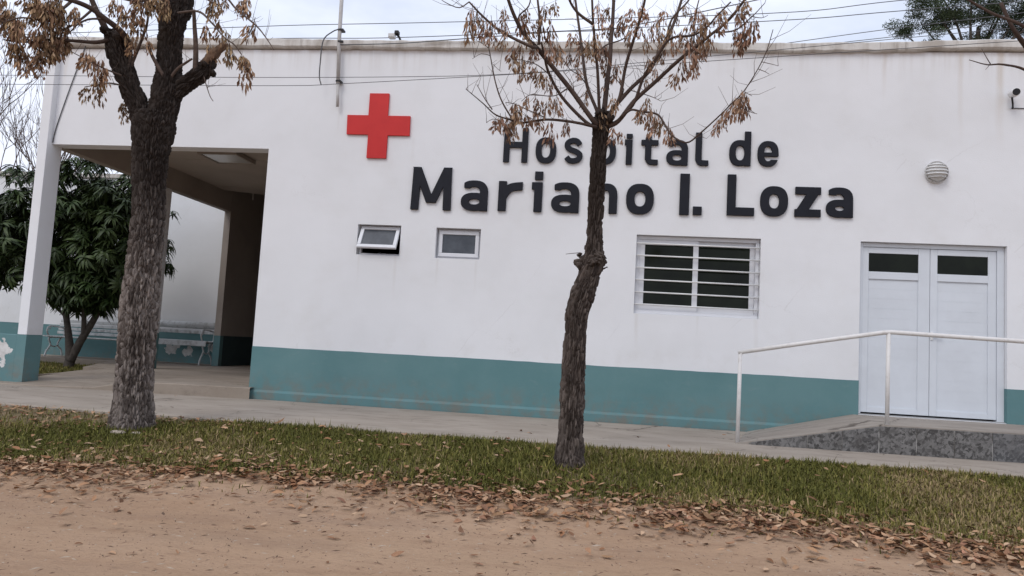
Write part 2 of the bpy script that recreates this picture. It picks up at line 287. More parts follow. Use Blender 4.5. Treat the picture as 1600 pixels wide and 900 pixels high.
class MB:
    def __init__(s): s.v = []; s.f = []
    def box(s, x0, x1, y0, y1, z0, z1):
        b = len(s.v); s.v += [(x0, y0, z0), (x1, y0, z0), (x1, y1, z0), (x0, y1, z0), (x0, y0, z1), (x1, y0, z1), (x1, y1, z1), (x0, y1, z1)]
        s.f += [tuple(b + i for i in q) for q in ((0, 3, 2, 1), (4, 5, 6, 7), (0, 1, 5, 4), (1, 2, 6, 5), (2, 3, 7, 6), (3, 0, 4, 7))]; return s
    def prism(s, pts, axis, a0, a1):
        """pts: polygon in the two other axes, extruded along axis from a0 to a1"""
        b = len(s.v); n = len(pts)
        for a in (a0, a1):
            for (p, q) in pts: s.v.append({'x': (a, p, q), 'y': (p, a, q), 'z': (p, q, a)}[axis])
        s.f.append(tuple(range(b + n - 1, b - 1, -1))); s.f.append(tuple(range(b + n, b + 2 * n)))
        for i in range(n): j = (i + 1) % n; s.f.append((b + i, b + j, b + n + j, b + n + i))
        return s
    def add(s, V, F):
        b = len(s.v); s.v += [tuple(map(float, q)) for q in V]; s.f += [tuple(int(b + i) for i in q) for q in F]; return s
    def tube(s, pts, r, n=8, step=None):
        P = np.array([(*p[:3], p[3] if len(p) > 3 else r) for p in pts], float); V, F = tube_np(P, n, step); return s.add(V, F)
    def build(s, name, m, parent=None, bevel=0.0, smooth=False, segs=2):
        me = bpy.data.meshes.new(name); me.from_pydata(s.v, [], s.f); bm = bmesh.new(); bm.from_mesh(me); bmesh.ops.recalc_face_normals(bm, faces=bm.faces); bm.to_mesh(me); bm.free(); me.update()
        if smooth:
            for p in me.polygons: p.use_smooth = True
        o = link(name, me, m, parent)
        if bevel: md = o.modifiers.new('bevel', 'BEVEL'); md.width = bevel; md.segments = segs; md.limit_method = 'ANGLE'
        return o
def resample(P, step):
    P = np.asarray(P, float)
    if len(P) == 2: Q = np.vstack([P[0] * 2 - P[1], P, P[1] * 2 - P[0]])
    else: Q = np.vstack([P[0] * 2 - P[1], P, P[-1] * 2 - P[-2]])
    out = []
    for i in range(1, len(Q) - 2):
        k = max(1, int(math.ceil(np.linalg.norm(Q[i + 1, :3] - Q[i, :3]) / step))); t = np.arange(k)[:, None] / k
        a, b, c, d = Q[i - 1], Q[i], Q[i + 1], Q[i + 2]
        out.append(.5 * ((2 * b) + (-a + c) * t + (2 * a - 5 * b + 4 * c - d) * t ** 2 + (-a + 3 * b - 3 * c + d) * t ** 3))
    out.append(Q[-2][None]); O = np.vstack(out)
    if O.shape[1] > 3: O[:, 3] = np.maximum(O[:, 3], 1e-4)
    return O
def frames(C):
    T = np.gradient(C, axis=0); T /= np.linalg.norm(T, axis=1)[:, None] + 1e-12; N = np.zeros_like(T)
    a = np.array((0, -1., 0)) if abs(T[0, 1]) < .9 else np.array((1., 0, 0)); n = a - T[0] * a.dot(T[0])
    for i in range(len(T)):
        n = n - T[i] * n.dot(T[i]); n /= np.linalg.norm(n) + 1e-12; N[i] = n
    return T, N, np.cross(T, N)
def tube_np(P, n=8, step=None, disp=None, cap=True):
    P = resample(P, step) if step else np.asarray(P, float); C = P[:, :3]; T, N, B = frames(C); k = len(P)
    th = np.arange(n) * 2 * math.pi / n; r = np.repeat(P[:, 3][:, None], n, 1)
    if disp is not None:
        s = np.concatenate([[0], np.cumsum(np.linalg.norm(np.diff(C, axis=0), axis=1))]); TH, S = np.meshgrid(th, s); r = r + disp(TH.ravel(), S.ravel(), r.ravel()).reshape(r.shape)
    V = C[:, None, :] + r[:, :, None] * (np.cos(th)[None, :, None] * N[:, None, :] + np.sin(th)[None, :, None] * B[:, None, :]); V = V.reshape(-1, 3)
    i = np.arange(k - 1)[:, None] * n; j = np.arange(n)[None, :]; j2 = (j + 1) % n
    F = np.stack([i + j, i + j2, i + n + j2, i + n + j], 2).reshape(-1, 4)
    if cap:
        V = np.vstack([V, C[0], C[-1]]); b = len(V) - 2; e = (k - 1) * n; jj = np.arange(n); j3 = (jj + 1) % n
        F = (F, np.stack([np.full(n, b), j3, jj], 1), np.stack([np.full(n, b + 1), e + jj, e + j3], 1))
        if disp is None: F = [tuple(q) for f in F for q in f]
    return V, F
def tube_obj(name, P, m, parent, n=7, step=.05, disp=None, smooth=True):
    V, F = tube_np(np.asarray(P, float), n, step, disp if disp is not None else (lambda a, b, c: 0 * a))
    return link(name, npmesh(name, V, [F[0], np.vstack([F[1], F[2]])], smooth), m, parent)

# ------------------------------------------------------------------ measured positions (metres)
L_TRUNK=[[-4.382,-3.131,-0.199,0.29868],[-4.381,-3.131,-0.08,0.23009],[-4.385,-3.131,0.022,0.20443999999999998],[-4.388,-3.131,0.172,0.18173499999999998],[-4.399,-3.131,0.474,0.173755],[-4.41,-3.131,0.839,0.174515],[-4.415,-3.131,1.208,0.17233],[-4.413,-3.131,1.58,0.16131],[-4.417,-3.131,1.955,0.150195],[-4.436,-3.131,2.269,0.15370999999999999],[-4.448,-3.131,2.523,0.16606],[-4.447,-3.131,2.714,0.1843],[-4.443,-3.131,2.874,0.202445],[-4.44,-3.131,2.983,0.184775]]
L_LIMBS=[[[-4.51,-3.131,2.809,0.113262],[-4.604,-3.156,3.024,0.10251199999999999],[-4.695,-3.181,3.22,0.09718],[-4.78,-3.206,3.423,0.102598],[-4.839,-3.231,3.574,0.10251199999999999],[-4.888,-3.256,3.693,0.09158999999999999],[-4.925,-3.281,3.759,0.059168]],[[-4.39,-3.131,2.811,0.13992200000000002],[-4.364,-3.117,3.137,0.135192],[-4.361,-3.102,3.434,0.125044],[-4.383,-3.088,3.701,0.120228],[-4.387,-3.074,3.938,0.131752],[-4.361,-3.06,4.143,0.143276],[-4.366,-3.045,4.384,0.121776],[-4.394,-3.031,4.728,0.094686]],[[-4.38,-3.131,2.984,0.113176],[-4.269,-3.106,3.207,0.097438],[-4.142,-3.081,3.334,0.084108],[-4.05,-3.056,3.422,0.08161399999999999],[-4.005,-3.031,3.517,0.068284]]]
L_SHOOTS=[[[-4.082,-3.031,3.464,0.0636],[-3.997,-3.031,3.576,0.0519],[-3.911,-3.031,3.661,0.0402],[-3.83,-3.031,3.74,0.0286]],[[-4.703,-3.231,3.626,0.0313],[-4.723,-3.351,3.715,0.0284],[-4.811,-3.471,3.788,0.0255],[-4.893,-3.591,3.844,0.0228],[-4.997,-3.711,3.86,0.0201],[-5.157,-3.831,3.862,0.0174]],[[-4.907,-3.281,3.714,0.0344],[-4.95,-3.331,3.82,0.0311],[-4.992,-3.381,3.926,0.0278],[-5.035,-3.431,4.049,0.0246]],[[-4.719,-3.231,3.33,0.0312],[-4.725,-3.198,3.556,0.0272],[-4.796,-3.164,3.693,0.0232],[-4.916,-3.131,3.826,0.0192]],[[-4.737,-3.181,3.368,0.0157],[-4.616,-3.214,3.659,0.0136],[-4.543,-3.248,3.826,0.0114],[-4.514,-3.281,3.952,0.0093]],[[-4.092,-3.081,3.379,0.0284],[-4.082,-3.131,3.651,0.0241],[-4.086,-3.181,3.856,0.0198],[-4.076,-3.231,3.994,0.0155]],[[-4.342,-3.181,3.326,0.0219],[-4.463,-3.231,3.524,0.0171],[-4.472,-3.281,3.606,0.0124]],[[-4.239,-3.231,3.962,0.0125],[-3.978,-3.311,3.936,0.0108],[-3.789,-3.391,3.792,0.0092],[-3.602,-3.471,3.614,0.0076],[-3.45,-3.551,3.506,0.0061],[-3.33,-3.631,3.384,0.0046]],[[-4.178,-3.231,4.156,0.0125],[-3.753,-3.331,4.091,0.0107],[-3.522,-3.431,3.897,0.009],[-3.267,-3.531,3.697,0.0073],[-3.114,-3.631,3.544,0.0057],[-2.975,-3.731,3.385,0.0042]],[[-4.868,-3.281,3.669,0.0218],[-4.933,-3.411,3.587,0.0184],[-5.042,-3.541,3.543,0.0151],[-5.182,-3.671,3.499,0.0119],[-5.323,-3.801,3.419,0.0087],[-5.428,-3.931,3.386,0.0057]],[[-5.085,-3.531,3.986,0.0152],[-5.121,-3.631,3.825,0.0131],[-5.132,-3.731,3.716,0.0112],[-5.193,-3.831,3.622,0.0093],[-5.295,-3.931,3.587,0.0074],[-5.443,-4.031,3.471,0.0056]],[[-4.955,-3.431,3.933,0.0123],[-5.057,-3.531,3.729,0.0102],[-5.159,-3.631,3.591,0.0082],[-5.294,-3.731,3.497,0.0063],[-5.463,-3.831,3.465,0.0044]],[[-4.842,-3.431,3.806,0.0122],[-4.982,-3.464,3.791,0.0097],[-5.069,-3.498,3.725,0.0071],[-5.142,-3.531,3.604,0.0045]],[[-4.693,-3.331,3.292,0.0092],[-4.79,-3.431,3.315,0.0073],[-4.884,-3.531,3.35,0.0054],[-5.009,-3.631,3.407,0.0036]],[[-4.721,-3.231,3.221,0.0094],[-4.83,-3.298,3.227,0.0074],[-4.923,-3.364,3.182,0.0055],[-4.989,-3.431,3.139,0.0037]],[[-4.006,-3.081,3.393,0.0063],[-3.951,-3.114,3.291,0.0052],[-3.88,-3.148,3.164,0.0041],[-3.823,-3.181,3.102,0.0031]],[[-4.298,-3.331,4.107,0.0185],[-4.37,-3.431,4.019,0.0152],[-4.458,-3.531,3.933,0.012],[-4.548,-3.631,3.909,0.0089]],[[-4.285,-3.231,4.222,0.0156],[-4.07,-3.298,4.135,0.0123],[-3.825,-3.364,4.011,0.0091],[-3.684,-3.431,3.928,0.006]],[[-4.288,-3.181,3.327,0.0156],[-4.207,-3.198,3.417,0.0135],[-4.109,-3.214,3.475,0.0114],[-4.049,-3.231,3.501,0.0093]]]
R_TRUNK=[[-0.23,-3.318,-0.178,0.195067],[-0.234,-3.318,-0.104,0.15306599999999998],[-0.238,-3.318,-0.029,0.13211399999999998],[-0.237,-3.318,0.068,0.119019],[-0.236,-3.318,0.284,0.10611799999999999],[-0.238,-3.318,0.556,0.10379],[-0.235,-3.318,0.83,0.098843],[-0.235,-3.318,1.077,0.093799],[-0.227,-3.318,1.244,0.102044],[-0.194,-3.318,1.373,0.110192],[-0.151,-3.318,1.509,0.099522],[-0.118,-3.318,1.638,0.096903],[-0.106,-3.318,1.751,0.086233],[-0.11,-3.318,1.947,0.070228],[-0.109,-3.318,2.173,0.073138],[-0.102,-3.318,2.401,0.073332],[-0.101,-3.318,2.629,0.07081],[-0.098,-3.318,2.802,0.07643599999999999],[-0.093,-3.318,2.94,0.093023]]
R_BURL=[[-0.222,-3.318,1.606,0.0389],[-0.168,-3.33,1.641,0.0832],[-0.108,-3.343,1.675,0.094],[-0.049,-3.356,1.709,0.0662],[-0.017,-3.368,1.731,0.0275]]
R_BRANCH=[[[-0.124,-3.318,2.882,0.031],[-0.163,-3.406,2.894,0.0289],[-0.354,-3.493,3.123,0.027],[-0.587,-3.58,3.377,0.0251],[-0.666,-3.668,3.442,0.0231],[-0.758,-3.755,3.504,0.0212],[-0.836,-3.843,3.62,0.0193],[-0.884,-3.931,3.721,0.0174],[-0.932,-4.018,3.85,0.0156]],[[-0.146,-3.318,2.881,0.0226],[-0.217,-3.418,2.872,0.02],[-0.432,-3.518,3.057,0.0176],[-0.55,-3.618,3.233,0.0153],[-0.585,-3.718,3.332,0.0129],[-0.609,-3.818,3.422,0.0106]],[[-0.123,-3.318,2.859,0.0197],[-0.171,-3.431,2.84,0.0175],[-0.36,-3.543,2.841,0.0154],[-0.553,-3.656,2.819,0.0134],[-0.744,-3.768,2.753,0.0114],[-0.826,-3.88,2.743,0.0095],[-0.931,-3.993,2.747,0.0076],[-1.02,-4.106,2.802,0.0057],[-1.137,-4.218,2.874,0.004]],[[-0.109,-3.318,2.917,0.0226],[-0.137,-3.235,3.036,0.021],[-0.242,-3.151,3.307,0.0194],[-0.3,-3.068,3.636,0.0178],[-0.338,-2.985,3.875,0.016],[-0.4,-2.901,4.234,0.0143],[-0.44,-2.818,4.501,0.0124]],[[-0.103,-3.318,2.917,0.0197],[-0.12,-3.368,3.05,0.0182],[-0.143,-3.418,3.313,0.0168],[-0.166,-3.468,3.471,0.0153],[-0.198,-3.518,3.712,0.0138],[-0.217,-3.568,3.906,0.0124],[-0.231,-3.618,4.109,0.011]],[[-0.081,-3.318,2.917,0.0338],[-0.071,-3.268,3.085,0.0313],[-0.059,-3.218,3.343,0.0287],[-0.044,-3.168,3.529,0.0261],[-0.042,-3.118,3.761,0.0234],[-0.035,-3.068,4.028,0.0207],[-0.037,-3.018,4.361,0.018]],[[-0.069,-3.318,2.906,0.0225],[-0.022,-3.385,2.96,0.0209],[0.054,-3.451,3.086,0.0193],[0.096,-3.518,3.35,0.0178],[0.155,-3.585,3.564,0.0163],[0.212,-3.651,3.779,0.0148],[0.244,-3.718,3.941,0.0133]],[[-0.068,-3.318,2.894,0.0253],[-0.012,-3.243,3.035,0.0242],[0.156,-3.168,3.275,0.0231],[0.312,-3.093,3.46,0.0218],[0.396,-3.018,3.659,0.0206],[0.473,-2.943,3.813,0.0194],[0.547,-2.868,4.058,0.0181],[0.606,-2.793,4.282,0.0168],[0.661,-2.718,4.511,0.0155]],[[-0.056,-3.318,2.871,0.0281],[0.053,-3.374,2.907,0.026],[0.181,-3.429,3.067,0.0239],[0.367,-3.485,3.235,0.0219],[0.548,-3.54,3.399,0.0198],[0.645,-3.596,3.46,0.0179],[0.775,-3.651,3.558,0.0159],[0.917,-3.707,3.669,0.014],[1.006,-3.762,3.777,0.0121],[1.069,-3.818,3.857,0.0103]],[[0.099,-3.418,2.956,0.0194],[0.18,-3.493,3.034,0.0178],[0.249,-3.568,3.231,0.0162],[0.335,-3.643,3.357,0.0147],[0.444,-3.718,3.495,0.0132],[0.62,-3.793,3.495,0.0117],[0.725,-3.868,3.536,0.0102],[0.778,-3.943,3.581,0.0088],[0.875,-4.018,3.664,0.0075]],[[0.073,-3.418,2.922,0.0138],[0.151,-3.487,2.968,0.0129],[0.235,-3.556,2.935,0.012],[0.37,-3.626,2.887,0.0112],[0.436,-3.695,2.768,0.0103],[0.485,-3.764,2.668,0.0095],[0.596,-3.833,2.593,0.0086],[0.685,-3.903,2.646,0.0078],[0.823,-3.972,2.77,0.0071],[0.905,-4.041,2.849,0.0063],[0.976,-4.11,2.916,0.0056],[1.057,-4.18,3.054,0.0049],[1.108,-4.249,3.178,0.0042],[1.135,-4.318,3.308,0.0035]]]
R_TWIG=[[[-0.662,-3.698,3.429,0.0162],[-0.705,-3.803,3.396,0.0136],[-0.931,-3.908,3.47,0.0112],[-1.074,-4.013,3.552,0.0088],[-1.175,-4.118,3.625,0.0064]],[[-0.952,-4.038,2.774,0.0056],[-0.998,-4.128,2.826,0.004],[-1.054,-4.218,2.911,0.0025]],[[-0.807,-3.818,2.752,0.0079],[-0.9,-3.898,2.891,0.0068],[-0.949,-3.978,3.022,0.0057],[-0.989,-4.058,3.207,0.0046],[-1.009,-4.138,3.31,0.0035],[-1.032,-4.218,3.404,0.0025]],[[-1.175,-4.118,3.625,0.0051],[-1.243,-4.151,3.561,0.0042],[-1.33,-4.185,3.577,0.0034],[-1.376,-4.218,3.593,0.0025]],[[-0.763,-3.718,3.521,0.0081],[-0.817,-3.785,3.647,0.0072],[-0.728,-3.851,3.714,0.0062],[-0.704,-3.918,3.791,0.0052]],[[-0.198,-3.518,3.712,0.0138],[-0.319,-3.618,3.757,0.0118],[-0.388,-3.718,3.805,0.0099],[-0.424,-3.818,3.867,0.008]],[[0.819,-3.668,3.572,0.0106],[0.94,-3.843,3.669,0.0077],[0.972,-4.018,3.679,0.005]],[[0.819,-3.668,3.572,0.0079],[0.948,-3.818,3.527,0.0062],[1.047,-3.968,3.568,0.0045],[1.111,-4.118,3.604,0.0029]],[[1.056,-3.918,3.592,0.0035],[1.12,-3.968,3.558,0.0027],[1.157,-4.018,3.555,0.002]],[[0.449,-3.118,3.726,0.0116],[0.493,-3.185,3.911,0.0101],[0.622,-3.251,4.045,0.0085],[0.667,-3.318,4.141,0.007]],[[-0.64,-3.718,3.443,0.0135],[-0.642,-3.751,3.651,0.0116],[-0.663,-3.785,3.802,0.0098],[-0.677,-3.818,3.924,0.008]],[[-0.167,-3.418,3.491,0.0084],[-0.077,-3.318,3.615,0.0071],[0.073,-3.218,3.718,0.0058],[0.127,-3.118,3.882,0.0044]],[[-0.538,-3.618,3.216,0.0054],[-0.641,-3.718,3.266,0.0045],[-0.739,-3.818,3.263,0.0035],[-0.822,-3.918,3.239,0.0026]],[[-0.387,-3.518,3.142,0.0055],[-0.499,-3.651,3.026,0.0045],[-0.674,-3.785,2.988,0.0035],[-0.735,-3.918,2.886,0.0026]],[[-0.565,-3.718,2.821,0.0053],[-0.694,-3.785,2.857,0.0044],[-0.795,-3.851,2.882,0.0035],[-0.865,-3.918,2.874,0.0026]],[[0.147,-3.318,3.203,0.0045],[0.308,-3.468,3.1,0.0033],[0.397,-3.618,3.004,0.0021]],[[0.966,-4.168,2.895,0.0029],[1.018,-4.218,2.844,0.0019]],[[0.959,-4.118,2.794,0.0034],[1.007,-4.168,2.743,0.0026],[1.058,-4.218,2.708,0.0019]],[[1.058,-4.218,3.049,0.0028],[1.1,-4.243,3.02,0.0022],[1.127,-4.268,2.991,0.0016]],[[1.085,-4.218,3.103,0.0028],[1.144,-4.243,3.078,0.0022],[1.189,-4.268,3.054,0.0016]],[[-0.243,-3.118,3.319,0.0059],[-0.314,-3.185,3.384,0.0048],[-0.4,-3.251,3.417,0.0038],[-0.458,-3.318,3.484,0.0029]],[[-0.258,-3.218,3.064,0.0058],[-0.336,-3.151,3.204,0.0049],[-0.386,-3.085,3.348,0.0039],[-0.473,-3.018,3.483,0.003]],[[0.055,-3.418,3.098,0.0055],[0.089,-3.451,3.16,0.0046],[0.003,-3.485,3.26,0.0037],[-0.011,-3.518,3.315,0.0027]],[[-0.979,-4.118,3.183,0.003],[-1.047,-4.143,3.188,0.0024],[-1.111,-4.168,3.136,0.0018]],[[-0.993,-4.118,3.245,0.003],[-1.063,-4.143,3.282,0.0024],[-1.121,-4.168,3.302,0.0018]],[[-0.954,-4.118,3.115,0.0025],[-0.91,-4.128,3.07,0.002],[-0.881,-4.138,3.046,0.0015]],[[-0.234,-3.318,1.746,0.0033],[-0.298,-3.368,1.731,0.0028],[-0.344,-3.418,1.717,0.0022]],[[-0.882,-3.918,2.714,0.0036],[-0.958,-3.943,2.726,0.0028],[-1.004,-3.968,2.686,0.0021]],[[0.55,-3.518,3.408,0.0081],[0.648,-3.551,3.54,0.0072],[0.648,-3.585,3.726,0.0063],[0.676,-3.618,3.877,0.0054]]]
R_CLUSTER=[[-1.152,-4.092,3.59,1.0],[-1.118,-4.066,3.57,1.09],[-1.09,-4.013,3.557,0.86],[-1.051,-3.987,3.543,0.98],[-1.178,-4.066,3.517,1.19],[-1.009,-3.987,3.542,1.19],[-0.921,-3.909,3.666,0.77],[-0.934,-3.865,3.61,0.81],[-0.892,-3.908,3.535,0.73],[-0.986,-4.178,3.376,0.94],[-0.977,-3.908,3.437,0.72],[-0.908,-3.908,3.443,0.95],[-0.832,-3.856,3.384,1.06],[-0.789,-3.829,3.417,0.85],[-0.835,-3.918,3.293,1.07],[-0.756,-3.843,3.324,1.02],[-0.697,-3.75,3.346,0.71],[-0.681,-3.69,3.455,1.01],[-0.762,-3.843,3.237,0.84],[-0.7,-3.768,3.245,0.93],[-0.651,-3.718,3.249,0.86],[-0.612,-3.668,3.241,1.08],[-0.574,-3.643,3.206,0.94],[-0.526,-3.593,3.17,0.79],[-0.764,-3.752,3.595,1.0],[-0.806,-3.801,3.683,1.13],[-0.739,-3.835,3.701,0.87],[-0.69,-3.743,3.621,0.82],[-0.626,-3.751,3.651,0.91],[-0.544,-3.743,3.621,1.22],[-0.608,-3.776,3.761,1.24],[-0.513,-3.768,3.787,1.07],[-0.547,-3.818,3.455,1.2],[-0.484,-3.793,3.439,1.17],[-0.416,-2.985,3.881,0.91],[-0.373,-2.985,3.868,0.75],[-0.322,-3.006,3.809,1.06],[-0.276,-3.026,3.739,1.01],[-0.333,-3.047,3.681,0.9],[-0.403,-3.318,3.543,0.82],[-0.483,-3.318,3.525,0.92],[-0.232,-3.493,3.597,0.96],[-0.179,-3.505,3.649,0.85],[-0.132,-3.493,3.569,0.86],[-0.201,-3.481,3.517,0.95],[-0.094,-3.318,3.615,1.17],[-0.13,-3.53,3.781,1.02],[-0.085,-3.056,4.095,0.86],[-0.162,-3.556,3.883,0.85],[-0.049,-3.093,3.924,0.95],[-0.1,-3.093,3.894,0.81],[-0.237,-3.118,3.307,0.81],[-0.249,-3.172,3.21,0.98],[-0.328,-3.218,3.448,0.75],[-0.061,-3.168,3.529,0.97],[-0.063,-3.231,3.297,0.9],[0.009,-3.168,3.512,1.09],[-0.007,-3.451,3.102,1.11],[0.038,-3.081,3.96,1.08],[0.065,-3.068,4.015,1.08],[0.116,-3.143,3.841,0.91],[0.147,-3.618,3.711,1.07],[0.198,-3.618,3.655,0.89],[0.243,-3.601,3.596,1.02],[0.126,-3.651,3.796,0.88],[0.199,-3.668,3.81,0.94],[0.256,-3.651,3.751,0.73],[0.293,-3.618,3.655,0.83],[0.37,-3.168,3.919,1.23],[0.415,-3.151,3.807,0.83],[0.422,-3.185,4.001,1.08],[0.486,-3.168,3.859,1.06],[0.401,-2.981,3.76,1.1],[0.461,-2.981,3.73,0.96],[0.459,-3.718,3.501,1.03],[0.272,-3.624,3.375,0.74],[0.369,-3.074,3.509,0.74],[0.29,-3.112,3.404,0.81],[0.564,-2.849,4.129,0.78],[0.597,-3.235,4.018,0.76],[0.619,-3.593,3.778,0.77],[0.668,-3.61,3.825,1.0],[0.713,-3.601,3.773,0.8],[0.65,-3.576,3.702,1.22],[0.682,-3.849,3.561,1.07],[0.713,-3.905,3.604,1.0],[0.598,-3.576,3.674,1.09],[0.526,-3.756,3.539,0.85],[0.597,-3.774,3.487,1.21],[0.683,-3.559,3.57,1.16],[0.727,-3.637,3.525,1.1],[0.776,-3.651,3.541,0.96],[0.661,-3.596,3.455,1.16],[0.527,-3.526,3.293,1.11],[0.566,-3.518,3.409,1.06],[0.661,-3.582,3.366,1.2],[0.779,-3.962,3.614,1.05],[0.814,-3.981,3.636,0.9],[0.946,-3.974,3.675,1.0],[1.01,-3.748,3.725,0.81],[0.952,-3.818,3.553,0.81],[0.996,-3.856,3.521,1.1],[1.031,-3.93,3.523,1.13],[1.069,-3.931,3.565,1.23],[0.964,-3.818,3.511,1.17],[1.028,-3.776,3.798,1.0],[0.293,-3.468,3.089,0.75],[0.259,-3.556,2.985,0.97],[0.322,-3.591,2.958,1.21],[0.359,-3.626,2.892,1.13],[0.41,-3.66,2.844,0.97],[0.457,-3.695,2.774,0.95],[0.485,-3.747,2.711,0.82],[0.228,-3.556,2.957,0.8],[0.927,-4.075,2.883,0.74],[0.97,-4.093,2.897,1.19],[0.91,-4.041,2.844,1.05],[0.869,-4.006,2.805,0.78],[0.842,-3.972,2.765,0.93],[0.807,-3.955,2.73,0.73],[0.954,-4.058,2.849,0.82],[0.978,-4.181,2.896,1.1],[-0.933,-3.937,2.734,1.06],[-0.893,-3.965,2.741,0.96],[-0.861,-3.908,2.771,0.85],[-0.825,-3.88,2.738,1.06],[-0.791,-3.851,2.909,1.23],[-0.779,-3.835,2.861,0.94],[-0.759,-3.818,2.845,0.74],[-0.697,-3.818,2.965,0.73],[-0.64,-3.752,2.978,0.75],[-0.589,-3.718,2.974,1.23],[-0.529,-3.684,3.014,1.0],[-0.475,-3.618,3.038,1.16],[-0.629,-3.752,2.88,0.79],[-0.616,-3.684,2.82,0.84],[-0.708,-3.785,2.824,1.08],[-0.507,-3.628,2.823,1.19],[-0.386,-3.571,2.843,0.89],[-0.789,-3.824,2.718,0.74],[-0.119,-3.355,3.02,1.18],[-0.089,-3.306,2.979,0.86],[0.022,-3.346,2.864,1.11],[0.079,-3.36,2.821,0.79]]
L_CLUSTER=[[-5.183,-3.704,3.461,0.86],[-5.15,-3.756,3.711,1.24],[-5.125,-3.801,3.81,1.23],[-5.275,-3.931,3.581,0.97],[-5.073,-3.741,3.833,1.1],[-5.12,-3.639,3.526,1.05],[-5.095,-3.631,3.77,0.96],[-5.363,-3.931,3.682,1.17],[-5.148,-3.639,3.427,0.79],[-5.139,-3.781,3.626,1.16],[-5.355,-3.833,3.387,0.72],[-5.058,-3.771,3.855,1.18],[-5.376,-3.866,3.373,1.07],[-5.133,-3.681,3.771,0.95],[-5.293,-3.931,3.575,1.07],[-5.229,-3.831,3.82,0.95],[-5.196,-3.606,3.682,1.13],[-5.169,-3.706,3.808,0.76],[-5.162,-3.531,3.604,0.98],[-5.333,-3.801,3.34,1.18],[-5.183,-3.704,3.461,1.21],[-5.455,-3.981,3.765,0.82],[-5.162,-3.731,3.753,0.84],[-5.238,-3.831,3.784,1.2],[-5.122,-3.581,3.718,0.89],[-5.085,-3.771,3.861,0.73],[-5.27,-3.831,3.839,1.09],[-5.085,-3.706,3.691,0.93],[-5.435,-3.981,3.753,1.1],[-5.231,-3.831,3.832,0.96],[-5.345,-3.956,3.558,0.98],[-5.2,-3.856,3.532,0.93],[-5.176,-3.806,3.675,0.86],[-5.167,-3.831,3.784,1.2],[-5.363,-3.833,3.404,1.07],[-5.379,-3.956,3.682,1.13],[-5.298,-3.956,3.534,1.19],[-5.501,-3.981,3.783,0.84],[-5.276,-3.831,3.784,1.21],[-5.199,-3.704,3.485,1.17],[-5.275,-3.706,3.539,0.98],[-5.335,-3.831,3.851,1.01],[-5.236,-3.881,3.64,0.76],[-5.188,-3.831,3.796,1.12],[-5.364,-3.866,3.379,0.8],[-5.307,-3.931,3.587,0.99],[-5.12,-3.631,3.819,0.77],[-5.468,-3.831,3.459,0.74],[-5.287,-3.706,3.588,1.03],[-5.412,-4.006,3.541,0.97],[-5.455,-4.006,3.641,1.07],[-5.143,-3.801,3.853,1.13],[-5.196,-3.671,3.511,1.24],[-5.184,-3.631,3.578,0.75],[-5.12,-3.639,3.526,1.05],[-5.117,-3.606,3.614,1.02],[-5.101,-3.573,3.542,1.06],[-5.239,-3.736,3.447,1.0],[-5.243,-3.768,3.324,1.01],[-5.219,-3.704,3.376,1.18],[-5.279,-3.801,3.263,0.95],[-5.206,-3.736,3.271,0.99],[-5.152,-3.639,3.464,1.08],[-5.113,-3.606,3.466,0.75],[-4.97,-3.681,3.813,0.94],[-5.073,-3.506,3.822,0.76],[-5.053,-3.606,3.8,0.78],[-4.638,-3.631,3.848,0.7],[-4.613,-3.631,3.922,0.82],[-4.543,-3.631,3.866,0.82],[-4.514,-3.606,3.786,0.98],[-4.498,-3.556,3.859,1.01],[-4.654,-3.381,3.829,1.15],[-4.464,-3.556,3.97,0.97],[-4.437,-3.506,4.008,1.19],[-4.422,-3.456,4.045,0.92],[-4.386,-3.431,4.051,1.11],[-4.35,-3.406,4.051,1.0],[-4.326,-3.356,4.082,1.04],[-4.295,-3.331,4.075,0.85],[-4.425,-3.481,3.982,1.22],[-4.355,-3.431,3.994,1.12],[-4.324,-3.381,4.018,0.78],[-4.272,-3.356,4.005,1.0],[-4.602,-3.264,3.915,1.25],[-4.486,-3.281,3.67,0.73],[-4.659,-3.261,3.659,0.87],[-4.873,-3.556,3.426,1.11],[-4.856,-3.531,3.399,0.72],[-4.808,-3.481,3.395,1.11],[-4.792,-3.456,3.324,1.02],[-4.907,-3.556,3.438,1.1],[-4.849,-3.456,3.243,1.0],[-4.889,-3.331,3.252,1.22],[-4.983,-3.414,3.151,0.89],[-4.938,-3.364,3.189,1.02],[-4.764,-3.168,3.082,0.73],[-4.781,-3.168,3.049,1.0],[-3.812,-3.364,4.012,0.93],[-3.741,-3.397,4.007,1.24],[-3.813,-3.306,4.104,1.22],[-3.704,-3.356,4.053,0.78],[-3.529,-3.406,3.971,0.72],[-3.48,-3.431,3.99,0.77],[-3.446,-3.431,3.965,0.81],[-3.431,-3.431,4.014,1.1],[-3.701,-3.411,3.782,1.0],[-3.851,-3.371,3.782,0.99],[-3.621,-3.451,3.702,0.96],[-3.324,-3.631,3.39,0.7],[-3.286,-3.631,3.366,0.92],[-3.307,-3.631,3.33,1.25],[-3.302,-3.506,3.751,1.15],[-4.0,-3.031,3.753,1.02],[-3.963,-3.031,3.713,0.81],[-3.511,-3.531,3.515,1.21]]
